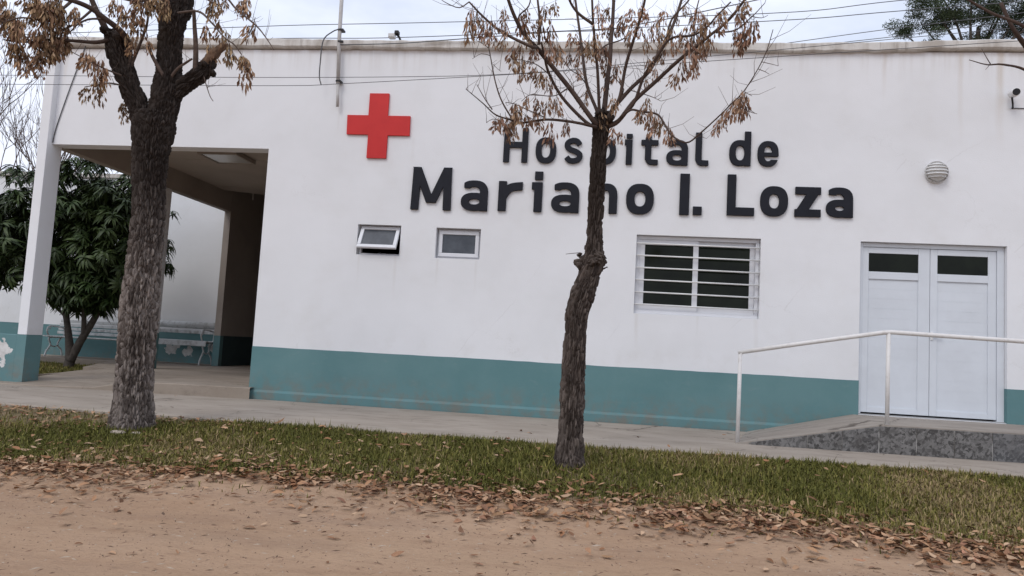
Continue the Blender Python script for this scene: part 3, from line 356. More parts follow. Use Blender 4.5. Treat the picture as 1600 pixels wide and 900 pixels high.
LETTERS=[[["H",-1.436,-1.113,3.383,3.851],["o",-1.001,-0.729,3.378,3.727],["s",-0.63,-0.362,3.384,3.728],["p",-0.232,0.066,3.274,3.73],["i",0.183,0.278,3.387,3.796],["t",0.399,0.617,3.39,3.827],["a",0.729,1.002,3.39,3.728],["l",1.096,1.266,3.394,3.83],["d",1.534,1.8,3.402,3.854],["e",1.891,2.148,3.402,3.733]],[["M",-2.678,-2.12,2.697,3.282],["a",-1.981,-1.621,2.703,3.114],["r",-1.473,-1.154,2.713,3.115],["i",-1.025,-0.886,2.714,3.258],["a",-0.757,-0.392,2.716,3.12],["n",-0.192,0.11,2.723,3.12],["o",0.23,0.585,2.725,3.127],["I",0.921,1.038,2.736,3.276],[".",1.095,1.202,2.741,2.846],["L",1.524,1.862,2.749,3.282],["o",1.94,2.28,2.752,3.141],["z",2.368,2.684,2.76,3.141],["a",2.754,3.075,2.763,3.146]]]
WIRES=[([[-13.05, -0.5, 4.35], [-8.046, -0.5, 4.347], [-4.809, -0.5, 4.346], [-2.158, -0.5, 4.386], [-0.874, -0.5, 4.456], [0.142, -0.5, 4.564], [1.593, -0.5, 4.714], [6.57, -0.5, 5.23]], 0.0042, 'upper of the two thin cables crossing in front of the white wall'), ([[-12.86, -0.7, 4.12], [-7.857, -0.7, 4.145], [-4.428, -0.7, 4.161], [-3.552, -0.7, 4.195], [-2.109, -0.7, 4.285], [-0.855, -0.7, 4.371], [0.14, -0.7, 4.452], [1.56, -0.7, 4.558], [6.55, -0.7, 4.93]], 0.0042, 'lower of the two thin cables crossing in front of the white wall'), ([[-11.66, 2.0, 6.01], [-6.664, 2.0, 6.174], [-5.269, 2.0, 6.219], [-2.803, 2.0, 6.267], [2.383, 2.0, 6.404], [4.431, 2.0, 6.615], [9.4, 2.0, 7.13]], 0.0065, 'highest thin cable against the sky above the coping'), ([[-10.52, 1.6, 5.74], [-5.516, 1.6, 5.806], [-3.116, 1.6, 5.837], [2.305, 1.6, 6.093], [4.354, 1.6, 6.26], [9.34, 1.6, 6.67]], 0.0065, 'second highest thin cable against the sky above the coping'), ([[-1.72, 6.0, 6.76], [3.216, 6.0, 7.568], [3.738, 6.0, 7.653], [5.409, 6.0, 7.906], [7.04, 6.0, 8.126], [12.0, 6.0, 8.79]], 0.008, 'upper distant cable rising behind the right part of the coping'), ([[-0.94, 6.5, 6.95], [3.995, 6.5, 7.725], [4.926, 6.5, 7.871], [5.976, 6.5, 8.002], [7.266, 6.5, 8.187], [12.22, 6.5, 8.9]], 0.008, 'lower distant cable rising behind the right part of the coping'), ([[-3.83, -0.08, 4.985], [-3.004, -0.1, 4.997], [-2.284, -0.1, 5.049], [-0.88, -0.1, 5.163], [0.395, -0.1, 5.287], [4.5, -0.6, 6.0]], 0.007, 'black cable running from the mast over the coping')]

# ================================================================== THE SETTING
def gz(x, y):
    x = np.asarray(x, float); y = np.asarray(y, float)
    z = np.where(y > -2.3, -.08, np.where(y > -5.2, -.03 - (-2.45 - y) / 2.75 * .2, -.23)); z = np.where((y <= -2.3) & (y > -2.5), -.035, z)
    nb = fbm(xy3(x, y, .9), 5, 3) - .44; nf = fbm(xy3(x, y, 6.0), 9, 3) - .44
    k = np.clip((-2.4 - y) / .4, 0, 1)
    return z + k * (nb * .05 + nf * .010)
xs = np.concatenate([-8 - np.geomspace(292, .3, 18), np.arange(-8, 6.01, .045), 6 + np.geomspace(.3, 294, 18)])
ys = np.concatenate([-7.6 - np.geomspace(292, .3, 16), np.arange(-7.6, -2.2, .032), -2.2 + np.geomspace(.3, 400, 18)])
X, Y = np.meshgrid(xs, ys); V = np.stack([X.ravel(), Y.ravel(), gz(X.ravel(), Y.ravel())], 1); nx = len(xs)
i = (np.arange(len(ys) - 1)[:, None] * nx + np.arange(nx - 1)[None, :]).ravel()
tag(link('ground', npmesh('ground', V, np.stack([i, i + 1, i + nx + 1, i + nx], 1), True), M['ground']), 'tan dirt road and the soil of the grass verge', kind='structure')
# pavement with a worn front edge
xe = np.arange(-24, 16.01, .12); ye = -2.43 + (fbm(xy3(xe, xe * 0, 1.7), 3, 3) - .44) * .16; V = []; F = []
for k, (a, b) in enumerate(zip(xe, ye)):
    V += [(a, -.054 + .004 * math.sin(a * 7.3), 0), (a, b + .02, 0), (a, b, -.015), (a, b - .01, -.14)]
n = len(xe)
for k in range(n - 1):
    for q in range(3): F.append((4 * k + q, 4 * k + q + 1, 4 * k + 5 + q, 4 * k + 4 + q))
tag(MB().add(V, F).build('pavement', M['conc']), 'worn concrete pavement along the front wall', kind='structure')
mb = MB().prism([(-24, .06), (-8.29, .06), (-8.29, .5), (-10.2, 4.65), (-24, 4.65)], 'z', -.06, .03)
tag(mb.build('courtyard_ground', M['ground']), 'soil of the little courtyard behind the low wall', kind='structure')
M['soil2'] = mat('courtyard_soil', (.085, .085, .035), .95, col2=(.17, .13, .07), vscale=6, bump=.5)
bpy.data.objects['courtyard_ground'].data.materials.clear(); bpy.data.objects['courtyard_ground'].data.materials.append(M['soil2'])
# portico floor: a step at the front, running out to a worn slope beside the left column
mb = MB()
fr = [(-8.5, -.30, .012), (-7.7, -.31, .02), (-6.95, -.22, .035), (-6.45, -.2, .13), (-6.05, -.19, .148), (-5.5, -.15, .152), (-4.72, -.12, .155)]
V = []; F = []
for (a, b, c) in fr: V += [(a, b, -.05), (a, b, c - .012), (a, b + .014, c), (a, .9, max(c, .085)), (a, 2.2, .15)]
for k in range(len(fr) - 1):
    for q in range(4): F.append((5 * k + q, 5 * k + q + 1, 5 * k + 6 + q, 5 * k + 5 + q))
mb.add(V, F)
mb.prism([(-4.72, 2.2), (-4.72, 14), (-8.3, 14), (-8.3, 5.9), (-16, 5.9), (-16, 4.65), (-10.2, 4.65), (-8.95, 2.2)], 'z', -.05, .15)
mb.prism([(-8.5, .6), (-8.5, 2.2), (-8.98, 2.2), (-8.62, 1.2)], 'z', -.05, .095)
tag(mb.build('portico_floor', M['conc2']), 'concrete floor and front step of the portico', kind='structure')

# ================================================================== HOSPITAL BUILDING
H = thing('hospital_building', 'long white single-storey hospital with teal dado and open portico', 'building', loc=(0, 0, 0))
def holes_wall(xs, zs, solid, y0, y1):
    """thick wall from a cell grid; solid(i,j) says whether the cell is filled"""
    V = {}; L = []; F = []
    def vid(i, y, j):
        k = (i, y, j)
        if k not in V: V[k] = len(L); L.append((xs[i], (y0, y1)[y], zs[j]))
        return V[k]
    nI, nJ = len(xs) - 1, len(zs) - 1; S = lambda i, j: 0 <= i < nI and 0 <= j < nJ and solid(i, j)
    for i in range(nI):
        for j in range(nJ):
            if not S(i, j): continue
            F.append((vid(i, 0, j), vid(i + 1, 0, j), vid(i + 1, 0, j + 1), vid(i, 0, j + 1))); F.append((vid(i, 1, j), vid(i, 1, j + 1), vid(i + 1, 1, j + 1), vid(i + 1, 1, j)))
            if not S(i - 1, j): F.append((vid(i, 0, j), vid(i, 0, j + 1), vid(i, 1, j + 1), vid(i, 1, j)))
            if not S(i + 1, j): F.append((vid(i + 1, 0, j), vid(i + 1, 1, j), vid(i + 1, 1, j + 1), vid(i + 1, 0, j + 1)))
            if not S(i, j - 1): F.append((vid(i, 0, j), vid(i, 1, j), vid(i + 1, 1, j), vid(i + 1, 0, j)))
            if not S(i, j + 1): F.append((vid(i, 0, j + 1), vid(i + 1, 0, j + 1), vid(i + 1, 1, j + 1), vid(i, 1, j + 1)))
    return MB().add(L, F)
W1 = (-3.406, -2.795, 2.05, 2.47); W2 = (-2.302, -1.688, 2.045, 2.46); W3 = (.388, 1.967, 1.425, 2.459); DR = (3.187, 4.911, .298, 2.47); PX = -4.79
gx = sorted({-8.14, PX, 12.0, *W1[:2], *W2[:2], *W3[:2], *DR[:2]}); gzs = sorted({0.0, 3.5, 4.94, *W1[2:], *W2[2:], *W3[2:], *DR[2:]})
def solid(i, j):
    x = (gx[i] + gx[i + 1]) / 2; z = (gzs[j] + gzs[j + 1]) / 2
    if x < PX and z < 3.5: return False
    return not any(a < x < b and c < z < d for (a, b, c, d) in (W1, W2, W3, DR))
holes_wall(gx, gzs, solid, 0, .24).build('wall', M['wall'], H, bevel=.006)
dx = np.arange(PX - .003, DR[0] + .003, .06); dx[-1] = DR[0] + .003; dzn = (fbm(xy3(dx, dx * 0, 3.1), 17, 3) - .44) * .012
MB().prism([(DR[0] + .003, .128), (PX - .003, .128)] + [(a, .718 + b) for a, b in zip(dx, dzn)], 'y', -.004, .1).build('dado', M['teal'], H)
MB().box(DR[1] - .003, 12, -.004, .1, .29, .716).build('dado', M['teal'], H)
MB().prism([(.1, -.02), (-.04, -.02), (-.042, .098), (-.034, .106), (-.0042, .128), (.1, .128)], 'x', PX - .03, 3.0).build('plinth', M['teal'], H)
# coping, following the slightly sagging top of the wall
cp = [(-8.36, 5.115), (-6.5, 5.098), (-4.73, 5.083), (-2.3, 5.06), (0, 5.05), (2.3, 5.04), (3.7, 5.062), (5.1, 5.09), (12, 5.10)]
cr = resample(np.array([(a, 0, b, 1) for a, b in cp]), .11); rg = np.random.RandomState(2); V = []; F = []
for k, q in enumerate(cr):
    zt = q[2] + rg.uniform(-.006, .006); zb = q[2] - .118 + rg.uniform(-.007, .007); yf = -.068 + rg.uniform(-.005, .005)
    V += [(q[0], .3, 4.90), (q[0], yf + .02, zb + .0), (q[0], yf, zb + .015), (q[0], yf, zt - .015), (q[0], yf + .015, zt), (q[0], .3, zt)]
for k in range(len(cr) - 1):
    for a in range(5): F.append((6 * k + a, 6 * k + a + 1, 6 * k + 7 + a, 6 * k + 6 + a))
MB().add(V, F + [(0, 1, 2, 3, 4, 5)]).build('coping', M['coping'], H)
# roof and the shell that keeps the rooms dark
MB().box(-8.28, 12, .24, 14, 4.55, 4.85).build('roof', M['coping'], H)
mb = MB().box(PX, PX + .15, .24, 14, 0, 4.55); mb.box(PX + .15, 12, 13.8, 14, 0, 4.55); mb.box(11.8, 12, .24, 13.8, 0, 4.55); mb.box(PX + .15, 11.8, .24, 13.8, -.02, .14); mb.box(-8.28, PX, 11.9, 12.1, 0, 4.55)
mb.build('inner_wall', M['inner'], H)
XL, XR = -8.285, -8.14
def column(y0, y1, z0, z1, zt):
    c = MB().box(XL, XR, y0, y1, zt, z1).build('column', M['wall'], H, bevel=.006)
    MB().box(XL - .003, XR + .003, y0 - .003, y1 + .003, z0, zt).build('dado', M['teal'], c)
    return c
column(-.10, .2, -.02, 5.0, .697)
mc = column(2.76, 3.06, .1, 3.5, .80)
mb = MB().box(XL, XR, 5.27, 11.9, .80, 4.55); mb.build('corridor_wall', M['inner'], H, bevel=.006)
M['tealshade'] = mat('shaded_teal_paint', (.035, .06, .065), .8, col2=(.05, .08, .085), vscale=2)  # same teal dado inside the corridor, its shade put into the colour
MB().box(XL - .003, XR + .003, 5.40, 11.9, .1, .80).build('dado', M['tealshade'], H); MB().box(XL - .003, XR + .003, 5.267, 5.40, .1, .80).build('dado', M['teal'], H)
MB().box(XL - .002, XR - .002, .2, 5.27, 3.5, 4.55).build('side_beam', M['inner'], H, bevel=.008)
# portico ceiling panels with open joints, last one short of the back: a dark gap above the corridor
cyy = [.245, 1.18, 2.31, 3.42, 4.55]
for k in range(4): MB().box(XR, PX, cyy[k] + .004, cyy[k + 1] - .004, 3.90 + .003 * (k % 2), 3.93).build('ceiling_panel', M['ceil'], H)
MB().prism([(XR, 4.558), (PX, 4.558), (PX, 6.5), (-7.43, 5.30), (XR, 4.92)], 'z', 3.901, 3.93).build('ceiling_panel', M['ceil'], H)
t = thing('ceiling_lamp', 'flat square ceiling lamp in the portico', 'lamp', loc=(-6.49, 1.95, 3.9))
mb = MB(); a, b = .35, .34
for (x0, x1, y0, y1) in ((-a, a, -b, -b + .04), (-a, a, b - .04, b), (-a, -a + .04, -b + .04, b - .04), (a - .04, a, -b + .04, b - .04)): mb.box(x0, x1, y0, y1, -.075, -.004)
mb.build('frame', M['inner'], t); MB().box(-a + .04, a - .04, -b + .04, b - .04, -.065, -.05).build('diffuser', M['lampglass'], t)
tag(MB().tube([(-7.62, 5.2, 4.2), (-7.63, 5.2, 3.9), (-7.62, 5.19, 3.76)], .012, 6).build('hanging_cable', M['galv']), 'short pale cable hanging from the ceiling gap over the corridor', 'cable')

# ---- windows
def frame_mb(x0, x1, z0, z1, wd, y0, y1):
    mb = MB(); mb.box(x0, x1, y0, y1, z0, z0 + wd); mb.box(x0, x1, y0, y1, z1 - wd, z1); mb.box(x0, x0 + wd, y0, y1, z0 + wd, z1 - wd); mb.box(x1 - wd, x1, y0, y1, z0 + wd, z1 - wd); return mb
def small_window(Wd, angle, lab):
    x0, x1, z0, z1 = Wd; fr_ = frame_mb(x0 + .004, x1 - .004, z0 + .004, z1 - .004, .03, .10, .16).build('window', M['alu'], H, bevel=.003); fr_['label'] = lab
    piv = Vector((0, .10, z1 - .045)); rot = Matrix.Rotation(R(angle), 4, 'X'); T = Matrix.Translation(piv) @ rot @ Matrix.Translation(-piv)
    s = frame_mb(x0 + .03, x1 - .03, z0 + .03, z1 - .03, .05, .06, .10).build('sash', M['alu'], fr_, bevel=.006); s.matrix_local = T
    g = MB().box(x0 + .08, x1 - .08, .078, .084, z0 + .08, z1 - .08).build('pane', M['frost'], fr_); g.matrix_local = T
    MB().box((x0 + x1) / 2 - .012, (x0 + x1) / 2 + .012, .085, .12, z0 + .034, z0 + .055).build('latch', M['black'], fr_)
small_window(W1, -30, 'small white awning window tilted open'); small_window(W2, 0, 'small white awning window, closed')
x0, x1, z0, z1 = W3
fr_ = frame_mb(x0 + .004, x1 - .004, z0 + .004, z1 - .004, .045, .07, .17).build('window', M['alu'], H, bevel=.003); fr_['label'] = 'white sliding window behind six horizontal bars'
xm = (x0 + x1) / 2 - .015
for (a, b, y) in ((x0 + .049, xm + .035, .085), (xm - .035, x1 - .049, .122)):
    frame_mb(a, b, z0 + .049, z1 - .049, .068 if y < .1 else .062, y, y + .03).build('sash', M['alu'], fr_, bevel=.003)
    MB().box(a + .065, b - .065, y + .012, y + .017, z0 + .113, z1 - .113).build('pane', M['glass'], fr_)
for k in range(6):
    z = z1 - .108 - k * .1605
    MB().tube([(x0 - .012, .03, z), (x1 + .012, .03, z - .012)], .0105, 8).build('bar', M['white'], fr_, smooth=True)
# ---- double door
x0, x1, z0, z1 = DR
d = MB(); d.box(x0 + .003, x0 + .05, .06, .15, z0, z1 - .003); d.box(x1 - .085, x1 - .003, .06, .15, z0 - .01, z1 - .003); d.box(x0 + .05, x1 - .085, .06, .15, z1 - .055, z1 - .003)
D_ = d.build('door', M['door'], H, bevel=.004); D_['label'] = 'white double door with a small dark pane in each leaf'
MB().box(x0, x1, .03, .2, z0 - .03, z0 + .012).build('threshold', M['metal'], D_)
lw = (x0 + .052, 4.045, 4.050, x1 - .087)
for k in range(2):
    a, b = lw[2 * k], lw[2 * k + 1]; zb, zt = z0 + .03, z1 - .058; y0, y1 = .075, .12
    st0, st1 = (.075, .135) if k == 0 else (.085, .095); pb, pt = zt - .31, zt - .075; rb = pb - .095
    mb = MB(); mb.box(a, a + st0, y0, y1, zb, zt); mb.box(b - st1, b, y0, y1, zb, zt); mb.box(a + st0, b - st1, y0, y1, pt, zt); mb.box(a + st0, b - st1, y0, y1, rb, pb); mb.box(a + st0, b - st1, y0, y1, zb, zb + .07)
    mb.build('leaf', M['door'], D_, bevel=.004)
    MB().box(a + st0, b - st1, y0 + .014, y0 + .02, pb, pt).build('pane', M['glass'], D_)
    MB().box(a + st0, b - st1, y0 + .0196, y1 - .005, zb + .07, rb).build('backing', M['door'], D_)
    n = 13; hh = (rb - zb - .07) / n
    for q in range(n): MB().box(a + st0, b - st1, y0 + .018, y0 + .0195, zb + .07 + q * hh + .0009, zb + .07 + (q + 1) * hh - .0009).build('board', M['door'], D_)
MB().box(4.055, 4.085, .06, .075, 1.27, 1.37).box(4.06, 4.19, .03, .045, 1.325, 1.345).box(4.06, 4.078, .045, .06, 1.325, 1.345).build('handle', M['white'], D_, bevel=.003)

# ================================================================== REAR WING AND LOW WALL
t = thing('rear_wing', 'white rear wing with teal base across the courtyard', 'building', loc=(0, 0, 0))
MB().box(-26, XL - .004, 5.9, 6.1, .84, 4.3).build('wall', M['wall'], t, bevel=.006); MB().box(-26, XL - .004, 5.895, 6.1, .0, .84).build('dado', M['tealpeel'], t)
MB().box(-26.1, XL - .004, 5.84, 6.2, 4.3, 4.4).build('coping', M['coping'], t, bevel=.01); MB().box(-26, XL - .004, 6.1, 14, 4.1, 4.28).build('roof', M['coping'], t)
t = MB().box(-24, XL - .004, -.098, .05, -.02, .694).build('low_wall', M['tealpeel'], bevel=.008)
tag(t, 'low teal garden wall with peeled paint beside the left column', 'wall')

# ================================================================== ACCESS RAMP
t = thing('access_ramp', 'concrete access ramp with grey tiled front below the white door', 'ramp', loc=(0, 0, 0))
RF, ZT = -1.46, .295
V = [(1.46, RF, -.02), (2.95, RF, -.02), (12, RF, -.02), (1.46, RF, .004), (2.95, RF, ZT), (12, RF, ZT), (1.86, -.0225, .004), (3.12, -.0045, ZT), (12, -.0045, ZT), (1.86, -.0225, -.02), (3.12, -.0045, -.02), (12, -.0045, -.02)]
F = [(0, 1, 4, 3), (1, 2, 5, 4), (3, 4, 7, 6), (4, 5, 8, 7), (9, 6, 7, 10), (10, 7, 8, 11), (0, 3, 6, 9), (2, 11, 8, 5), (0, 9, 10, 1), (1, 10, 11, 2)]
MB().add(V, F).build('slab', M['ramp'], t); MB().box(3.19, 4.905, -.004, .06, .2, .285).build('sill', M['ramp'], t)
zr = lambda x: min(ZT, .004 + (x - 1.46) / (2.95 - 1.46) * (ZT - .004))
sx = [1.62, 1.836, 2.201, 2.55, 2.918, 3.288, 3.657, 4.026, 4.392, 4.76, 5.128]
for a, b in zip(sx[:-1], sx[1:]):
    g = .004; a += g; b -= g; q = -.012
    MB().prism([(a, .0), (b, .0), (b, zr(b) + q), (a, max(.004, zr(a) + q))], 'y', RF - .014, RF - .001).build('tile', M['tile'], t, bevel=.0015)
MB().prism([(1.6, .0), (2.95, .0), (9, .0), (9, ZT - .016), (2.95, ZT - .016), (1.6, zr(1.6) - .016)], 'y', RF - .0085, RF - .0005).build('grout', M['grout'], t)
# ---- handrail
t = thing('handrail', 'white tubular handrail along the ramp', 'handrail', loc=(0, 0, 0)); yr_ = -1.40
for (x, zb, zt) in ((1.497, 0, .965), (3.025, .29, 1.262), (4.9, .29, 1.23), (6.8, .29, 1.22)): MB().tube([(x - .004, yr_, zb - .01), (x, yr_, zt)], .0215, 12).build('post', M['rail'], t, smooth=True)
MB().tube([(1.475, yr_, .973), (2.2, yr_, 1.118), (2.98, yr_, 1.268), (3.05, yr_, 1.275), (4.4, yr_, 1.245), (6.85, yr_, 1.235)], .0235, 12).build('rail', M['rail'], t, smooth=True)

# ================================================================== SIGN
def sd_box(X, Y, x0, x1, y0, y1): return np.maximum(np.abs(X - (x0 + x1) / 2) - (x1 - x0) / 2, np.abs(Y - (y0 + y1) / 2) - (y1 - y0) / 2)
def sd_seg(X, Y, p, q, t):
    p = np.array(p); q = np.array(q); L = np.linalg.norm(q - p); d = (q - p) / L; u = (X - p[0]) * d[0] + (Y - p[1]) * d[1]; v = -(X - p[0]) * d[1] + (Y - p[1]) * d[0]
    return np.maximum(np.abs(u - L / 2) - L / 2, np.abs(v) - t / 2)
def sd_el(X, Y, cx, cy, a, b, n=2.5): return ((np.abs((X - cx) / a) ** n + np.abs((Y - cy) / b) ** n) ** (1 / n) - 1) * min(a, b)
def ring(X, Y, cx, cy, a, b, t, n=2.5, ty=None): return np.maximum(sd_el(X, Y, cx, cy, a, b, n), -sd_el(X, Y, cx, cy, a - t, b - (ty or t), n - .2))
def sd_poly(X, Y, pts, t):
    P = resample(np.array([(a, b, 0, 1) for a, b in pts]), .02)[:, :2]; d = np.full(X.shape, 9.)
    for p, q in zip(P[:-1], P[1:]):
        e = q - p; k = np.clip(((X - p[0]) * e[0] + (Y - p[1]) * e[1]) / (e @ e + 1e-12), 0, 1); d = np.minimum(d, np.hypot(X - p[0] - k * e[0], Y - p[1] - k * e[1]))
    d = d - t / 2
    for (p, q) in ((P[0], P[1]), (P[-1], P[-2])):
        e = (p - q) / (np.linalg.norm(p - q) + 1e-12); near = np.hypot(X - p[0], Y - p[1]) < t; d = np.where(near, np.maximum(d, (X - p[0]) * e[0] + (Y - p[1]) * e[1]), d)
    return d
mn, mxx = np.minimum, np.maximum
def glyph(g, X, Y, w, h, t):
    B = lambda *a: sd_box(X, Y, *a)
    if g == 'H': return mn(mn(B(0, t, 0, h), B(w - t, w, 0, h)), B(0, w, h * .43, h * .43 + t * 1.0))
    if g == 'I': return B(0, w, 0, h)
    if g == '.': return B(0, w, 0, h)
    if g == 'L': return mn(B(0, t, 0, h), B(0, w, 0, t * .98))
    if g == 'o': return ring(X, Y, w / 2, h / 2, w / 2, h / 2, t, 2.45, t * .95)
    if g == 'z': return mn(mn(B(0, w, 0, t * .88), B(0.02 * w, w, h - t * .88, h)), mxx(sd_seg(X, Y, (t * .42, 0), (w - t * .45, h), t * 1.18), B(0, w, 0, h)))
    if g == 'M':
        l = mxx(sd_seg(X, Y, (t * .5, -.1), (t * .5 + .03 * w + .0, h + .1), t), B(-.1, w + .1, 0, h)); r = mxx(sd_seg(X, Y, (w - t * .5, -.1), (w - t * .5 - .03 * w, h + .1), t), B(-.1, w + .1, 0, h))
        a = mxx(sd_seg(X, Y, (t * .42, h * 1.08), (w * .535, h * .05), t * .98), B(0, w / 2 + .001, h * .17, h)); b = mxx(sd_seg(X, Y, (w - t * .42, h * 1.08), (w * .465, h * .05), t * .98), B(w / 2 - .001, w, h * .17, h))
        return mn(mn(l, r), mn(a, b))
    if g == 'a':
        bowl = ring(X, Y, w * .5, h * .295, w * .5, h * .295, t, 2.4, t * .78); stem = B(w - t, w, 0.0, h * .62)
        top = mxx(ring(X, Y, w * .48, h * .60, w * .52, h * .40, t, 2.5, t * .80), -(Y - h * .58)); top = mxx(top, B(w * .10, w * 1.1, 0, h * 1.1)); cut = mxx(-(X - w * .42), 0 * X - .0) * 0 - 1
        top = mxx(top, np.where(X < w * .42, h * .76 - .10 * (X - w * .1) - Y, -1)); return mn(mn(bowl, stem), top)
    if g == 's':
        q = [(.93, .80), (.74, .96), (.45, 1.0), (.13, .90), (.07, .70), (.28, .56), (.68, .46), (.96, .30), (.86, .08), (.55, 0), (.25, .03), (.04, .17)]
        return sd_poly(X, Y, [(t / 2 + a * (w - t), t * .44 + b * (h - t * .88)) for a, b in q], t * .9)
    if g == 'e':
        o = ring(X, Y, w / 2, h / 2, w / 2, h / 2, t, 2.45, t * .85); o = mxx(o, -B(w * .55, w * 1.2, h * .255, h * .42)); return mn(o, mxx(B(t * .3, w - .002, h * .40, h * .40 + t * .62), sd_el(X, Y, w / 2, h / 2, w / 2, h / 2, 2.45)))
    if g == 'd': xh = h * .745; return mn(ring(X, Y, w / 2, xh / 2, w / 2, xh / 2, t, 2.45, t * .9), B(w - t, w, 0, h))
    if g == 'p': lo = h - .35; c = lo + (h - lo) / 2; return mn(ring(X, Y, w / 2, c, w / 2, (h - lo) / 2, t, 2.45, t * .9), B(0, t, 0, h))
    if g == 'n': return mn(mn(B(0, t, 0, h * .98), B(w - t, w, 0, h * .6)), mxx(ring(X, Y, w / 2, h * .58, w / 2, h * .42, t, 2.5, t * .85), -(Y - h * .58)))
    if g == 'r': return mn(B(0, t, 0, h), mxx(sd_poly(X, Y, [(t * .55, h * .48), (t * 1.05, h * .68), (t * 1.75, h * .81), (w + .03, h * .865)], t * 1.0), B(0, w, 0, h)))
    if g == 'i':
        f = .72 if w < .11 else .72; o = mn(B(w - t, w, 0, h * .73), sd_box(X, Y, w - t * 1.0, w, h * .80, h) if w > .11 else B(w - t, w, h * .865, h)); st = .73 if w > .11 else .815
        return mn(mn(B(w - t, w, 0, h * st), B(0, w, h * (st - .17), h * st) if True else 9), o)
    if g == 't':
        c = t * .85; return mn(mn(mxx(B(w * .24, w * .24 + t, h * .15, h), (Y - h) * .7 - (X - w * .24 - t) * .75), B(0, w, h * .60, h * .60 + t * .88)), mxx(sd_poly(X, Y, [(w * .24 + t / 2, h * .4), (w * .24 + t / 2, h * .2), (w * .24 + t * .8, t * .55), (w * .7, t * .42), (w + .03, t * .42)], t * .9), B(0, w, 0, h)))
    if g == 'l': return mn(B(0.04 * w, .04 * w + t, h * .16, h), mxx(sd_poly(X, Y, [(.04 * w + t / 2, h * .35), (.04 * w + t / 2, h * .18), (.04 * w + t * .85, t * .52), (w * .7, t * .42), (w + .03, t * .42)], t * .92), B(0, w, 0, h)))
def contours(F, xs_, ys_):
    seg = {}; ny, nx_ = F.shape; S = F < 0
    def pt(i, j, i2, j2):
        a, b = F[j, i], F[j2, i2]; k = a / (a - b); return (round(xs_[i] + (xs_[i2] - xs_[i]) * k, 6), round(ys_[j] + (ys_[j2] - ys_[j]) * k, 6))
    m = S[:-1, :-1].astype(int) + 2 * S[:-1, 1:] + 4 * S[1:, 1:] + 8 * S[1:, :-1]
    for j, i in zip(*np.nonzero((m > 0) & (m < 15))):
        e = {'b': lambda: pt(i, j, i + 1, j), 'r': lambda: pt(i + 1, j, i + 1, j + 1), 't': lambda: pt(i, j + 1, i + 1, j + 1), 'l': lambda: pt(i, j, i, j + 1)}
        for a, b in {1: ['lb'], 2: ['br'], 3: ['lr'], 4: ['rt'], 5: ['lb', 'rt'], 6: ['bt'], 7: ['lt'], 8: ['tl'], 9: ['tb'], 10: ['br', 'tl'], 11: ['tr'], 12: ['rl'], 13: ['rb'], 14: ['bl']}[m[j, i]]:
            p, q = e[a](), e[b]()
            if p != q: seg[p] = q
    out = []
    while seg:
        s0 = next(iter(seg)); c = [s0]; q = seg.pop(s0)
        while q in seg: c.append(q); q = seg.pop(q)
        if len(c) > 5: out.append(c)
    return out
def simplify(c, eps):
    """drop points that lie on straight runs"""
    c = [np.array(p) for p in c]; keep = []; n = len(c); i = 0
    while i < n:
        keep.append(c[i]); k = i + 1
        while k + 1 < n and k - i < 60:
            a, b = c[i], c[k + 1]; e = b - a; L = np.linalg.norm(e) + 1e-9
            if max(abs((p[0] - a[0]) * e[1] - (p[1] - a[1]) * e[0]) / L for p in c[i + 1:k + 1]) > eps: break
            k += 1
        i = k
    return keep
def make_letter(g, x0, x1, z0, z1, t, parent, sh=.0):
    w, h = x1 - x0, z1 - z0; st = .0042; xs_ = np.arange(-3 * st, w + 3 * st, st) + .0003; ys_ = np.arange(-3 * st, h + 3 * st, st) + .0003; X, Y = np.meshgrid(xs_, ys_)
    cu = bpy.data.curves.new('letter', 'CURVE'); cu.dimensions = '2D'; cu.fill_mode = 'BOTH'; cu.extrude = .012; cu.bevel_depth = .003; cu.bevel_resolution = 1
    for c in contours(glyph(g, X, Y, w, h, t), xs_, ys_):
        c = simplify(c, .0009)
        if len(c) < 4: continue
        s = cu.splines.new('POLY'); s.points.add(len(c) - 1); s.use_cyclic_u = True
        for k, p in enumerate(c): s.points[k].co = (p[0], p[1], 0, 1)
    tmp = bpy.data.objects.new('tmp', cu); COL.objects.link(tmp); dg = bpy.context.evaluated_depsgraph_get(); dg.update(); me = bpy.data.meshes.new_from_object(tmp.evaluated_get(dg)); bpy.data.objects.remove(tmp); bpy.data.curves.remove(cu)
    me.transform(Matrix(((1, 0, 0, x0), (0, 0, -1, -.02), (0, 1, 0, z0), (0, 0, 0, 1)))); me.name = 'letter'; me.materials.clear()
    return link('letter', me, M['letter'], parent)
t1 = thing('sign_lettering', 'smaller upper line of dark raised letters on the white wall', 'sign', loc=(0, 0, 0)); t2 = thing('sign_lettering', 'larger lower line of dark raised letters on the white wall', 'sign', loc=(0, 0, 0))
for (g, a, b, c, d) in LETTERS[0]: make_letter(g, a, b, c, d, .075, t1)
for (g, a, b, c, d) in LETTERS[1]: make_letter(g, a, b, c, d, .104, t2)
# red cross
cx, cz = -3.21, 3.853
pts = [(-.152, .458), (.127, .458), (.127, .142), (.447, .142), (.452, -.137), (.142, -.137), (.142, -.46), (-.138, -.46), (-.138, -.13), (-.447, -.13), (-.455, .145), (-.152, .145)]
tag(MB().prism([(cx + a, cz + b) for a, b in pts], 'y', -.032, -.002).build('red_cross', M['red'], bevel=.003), 'flat red cross mounted on the white wall above the small windows', 'cross sign')

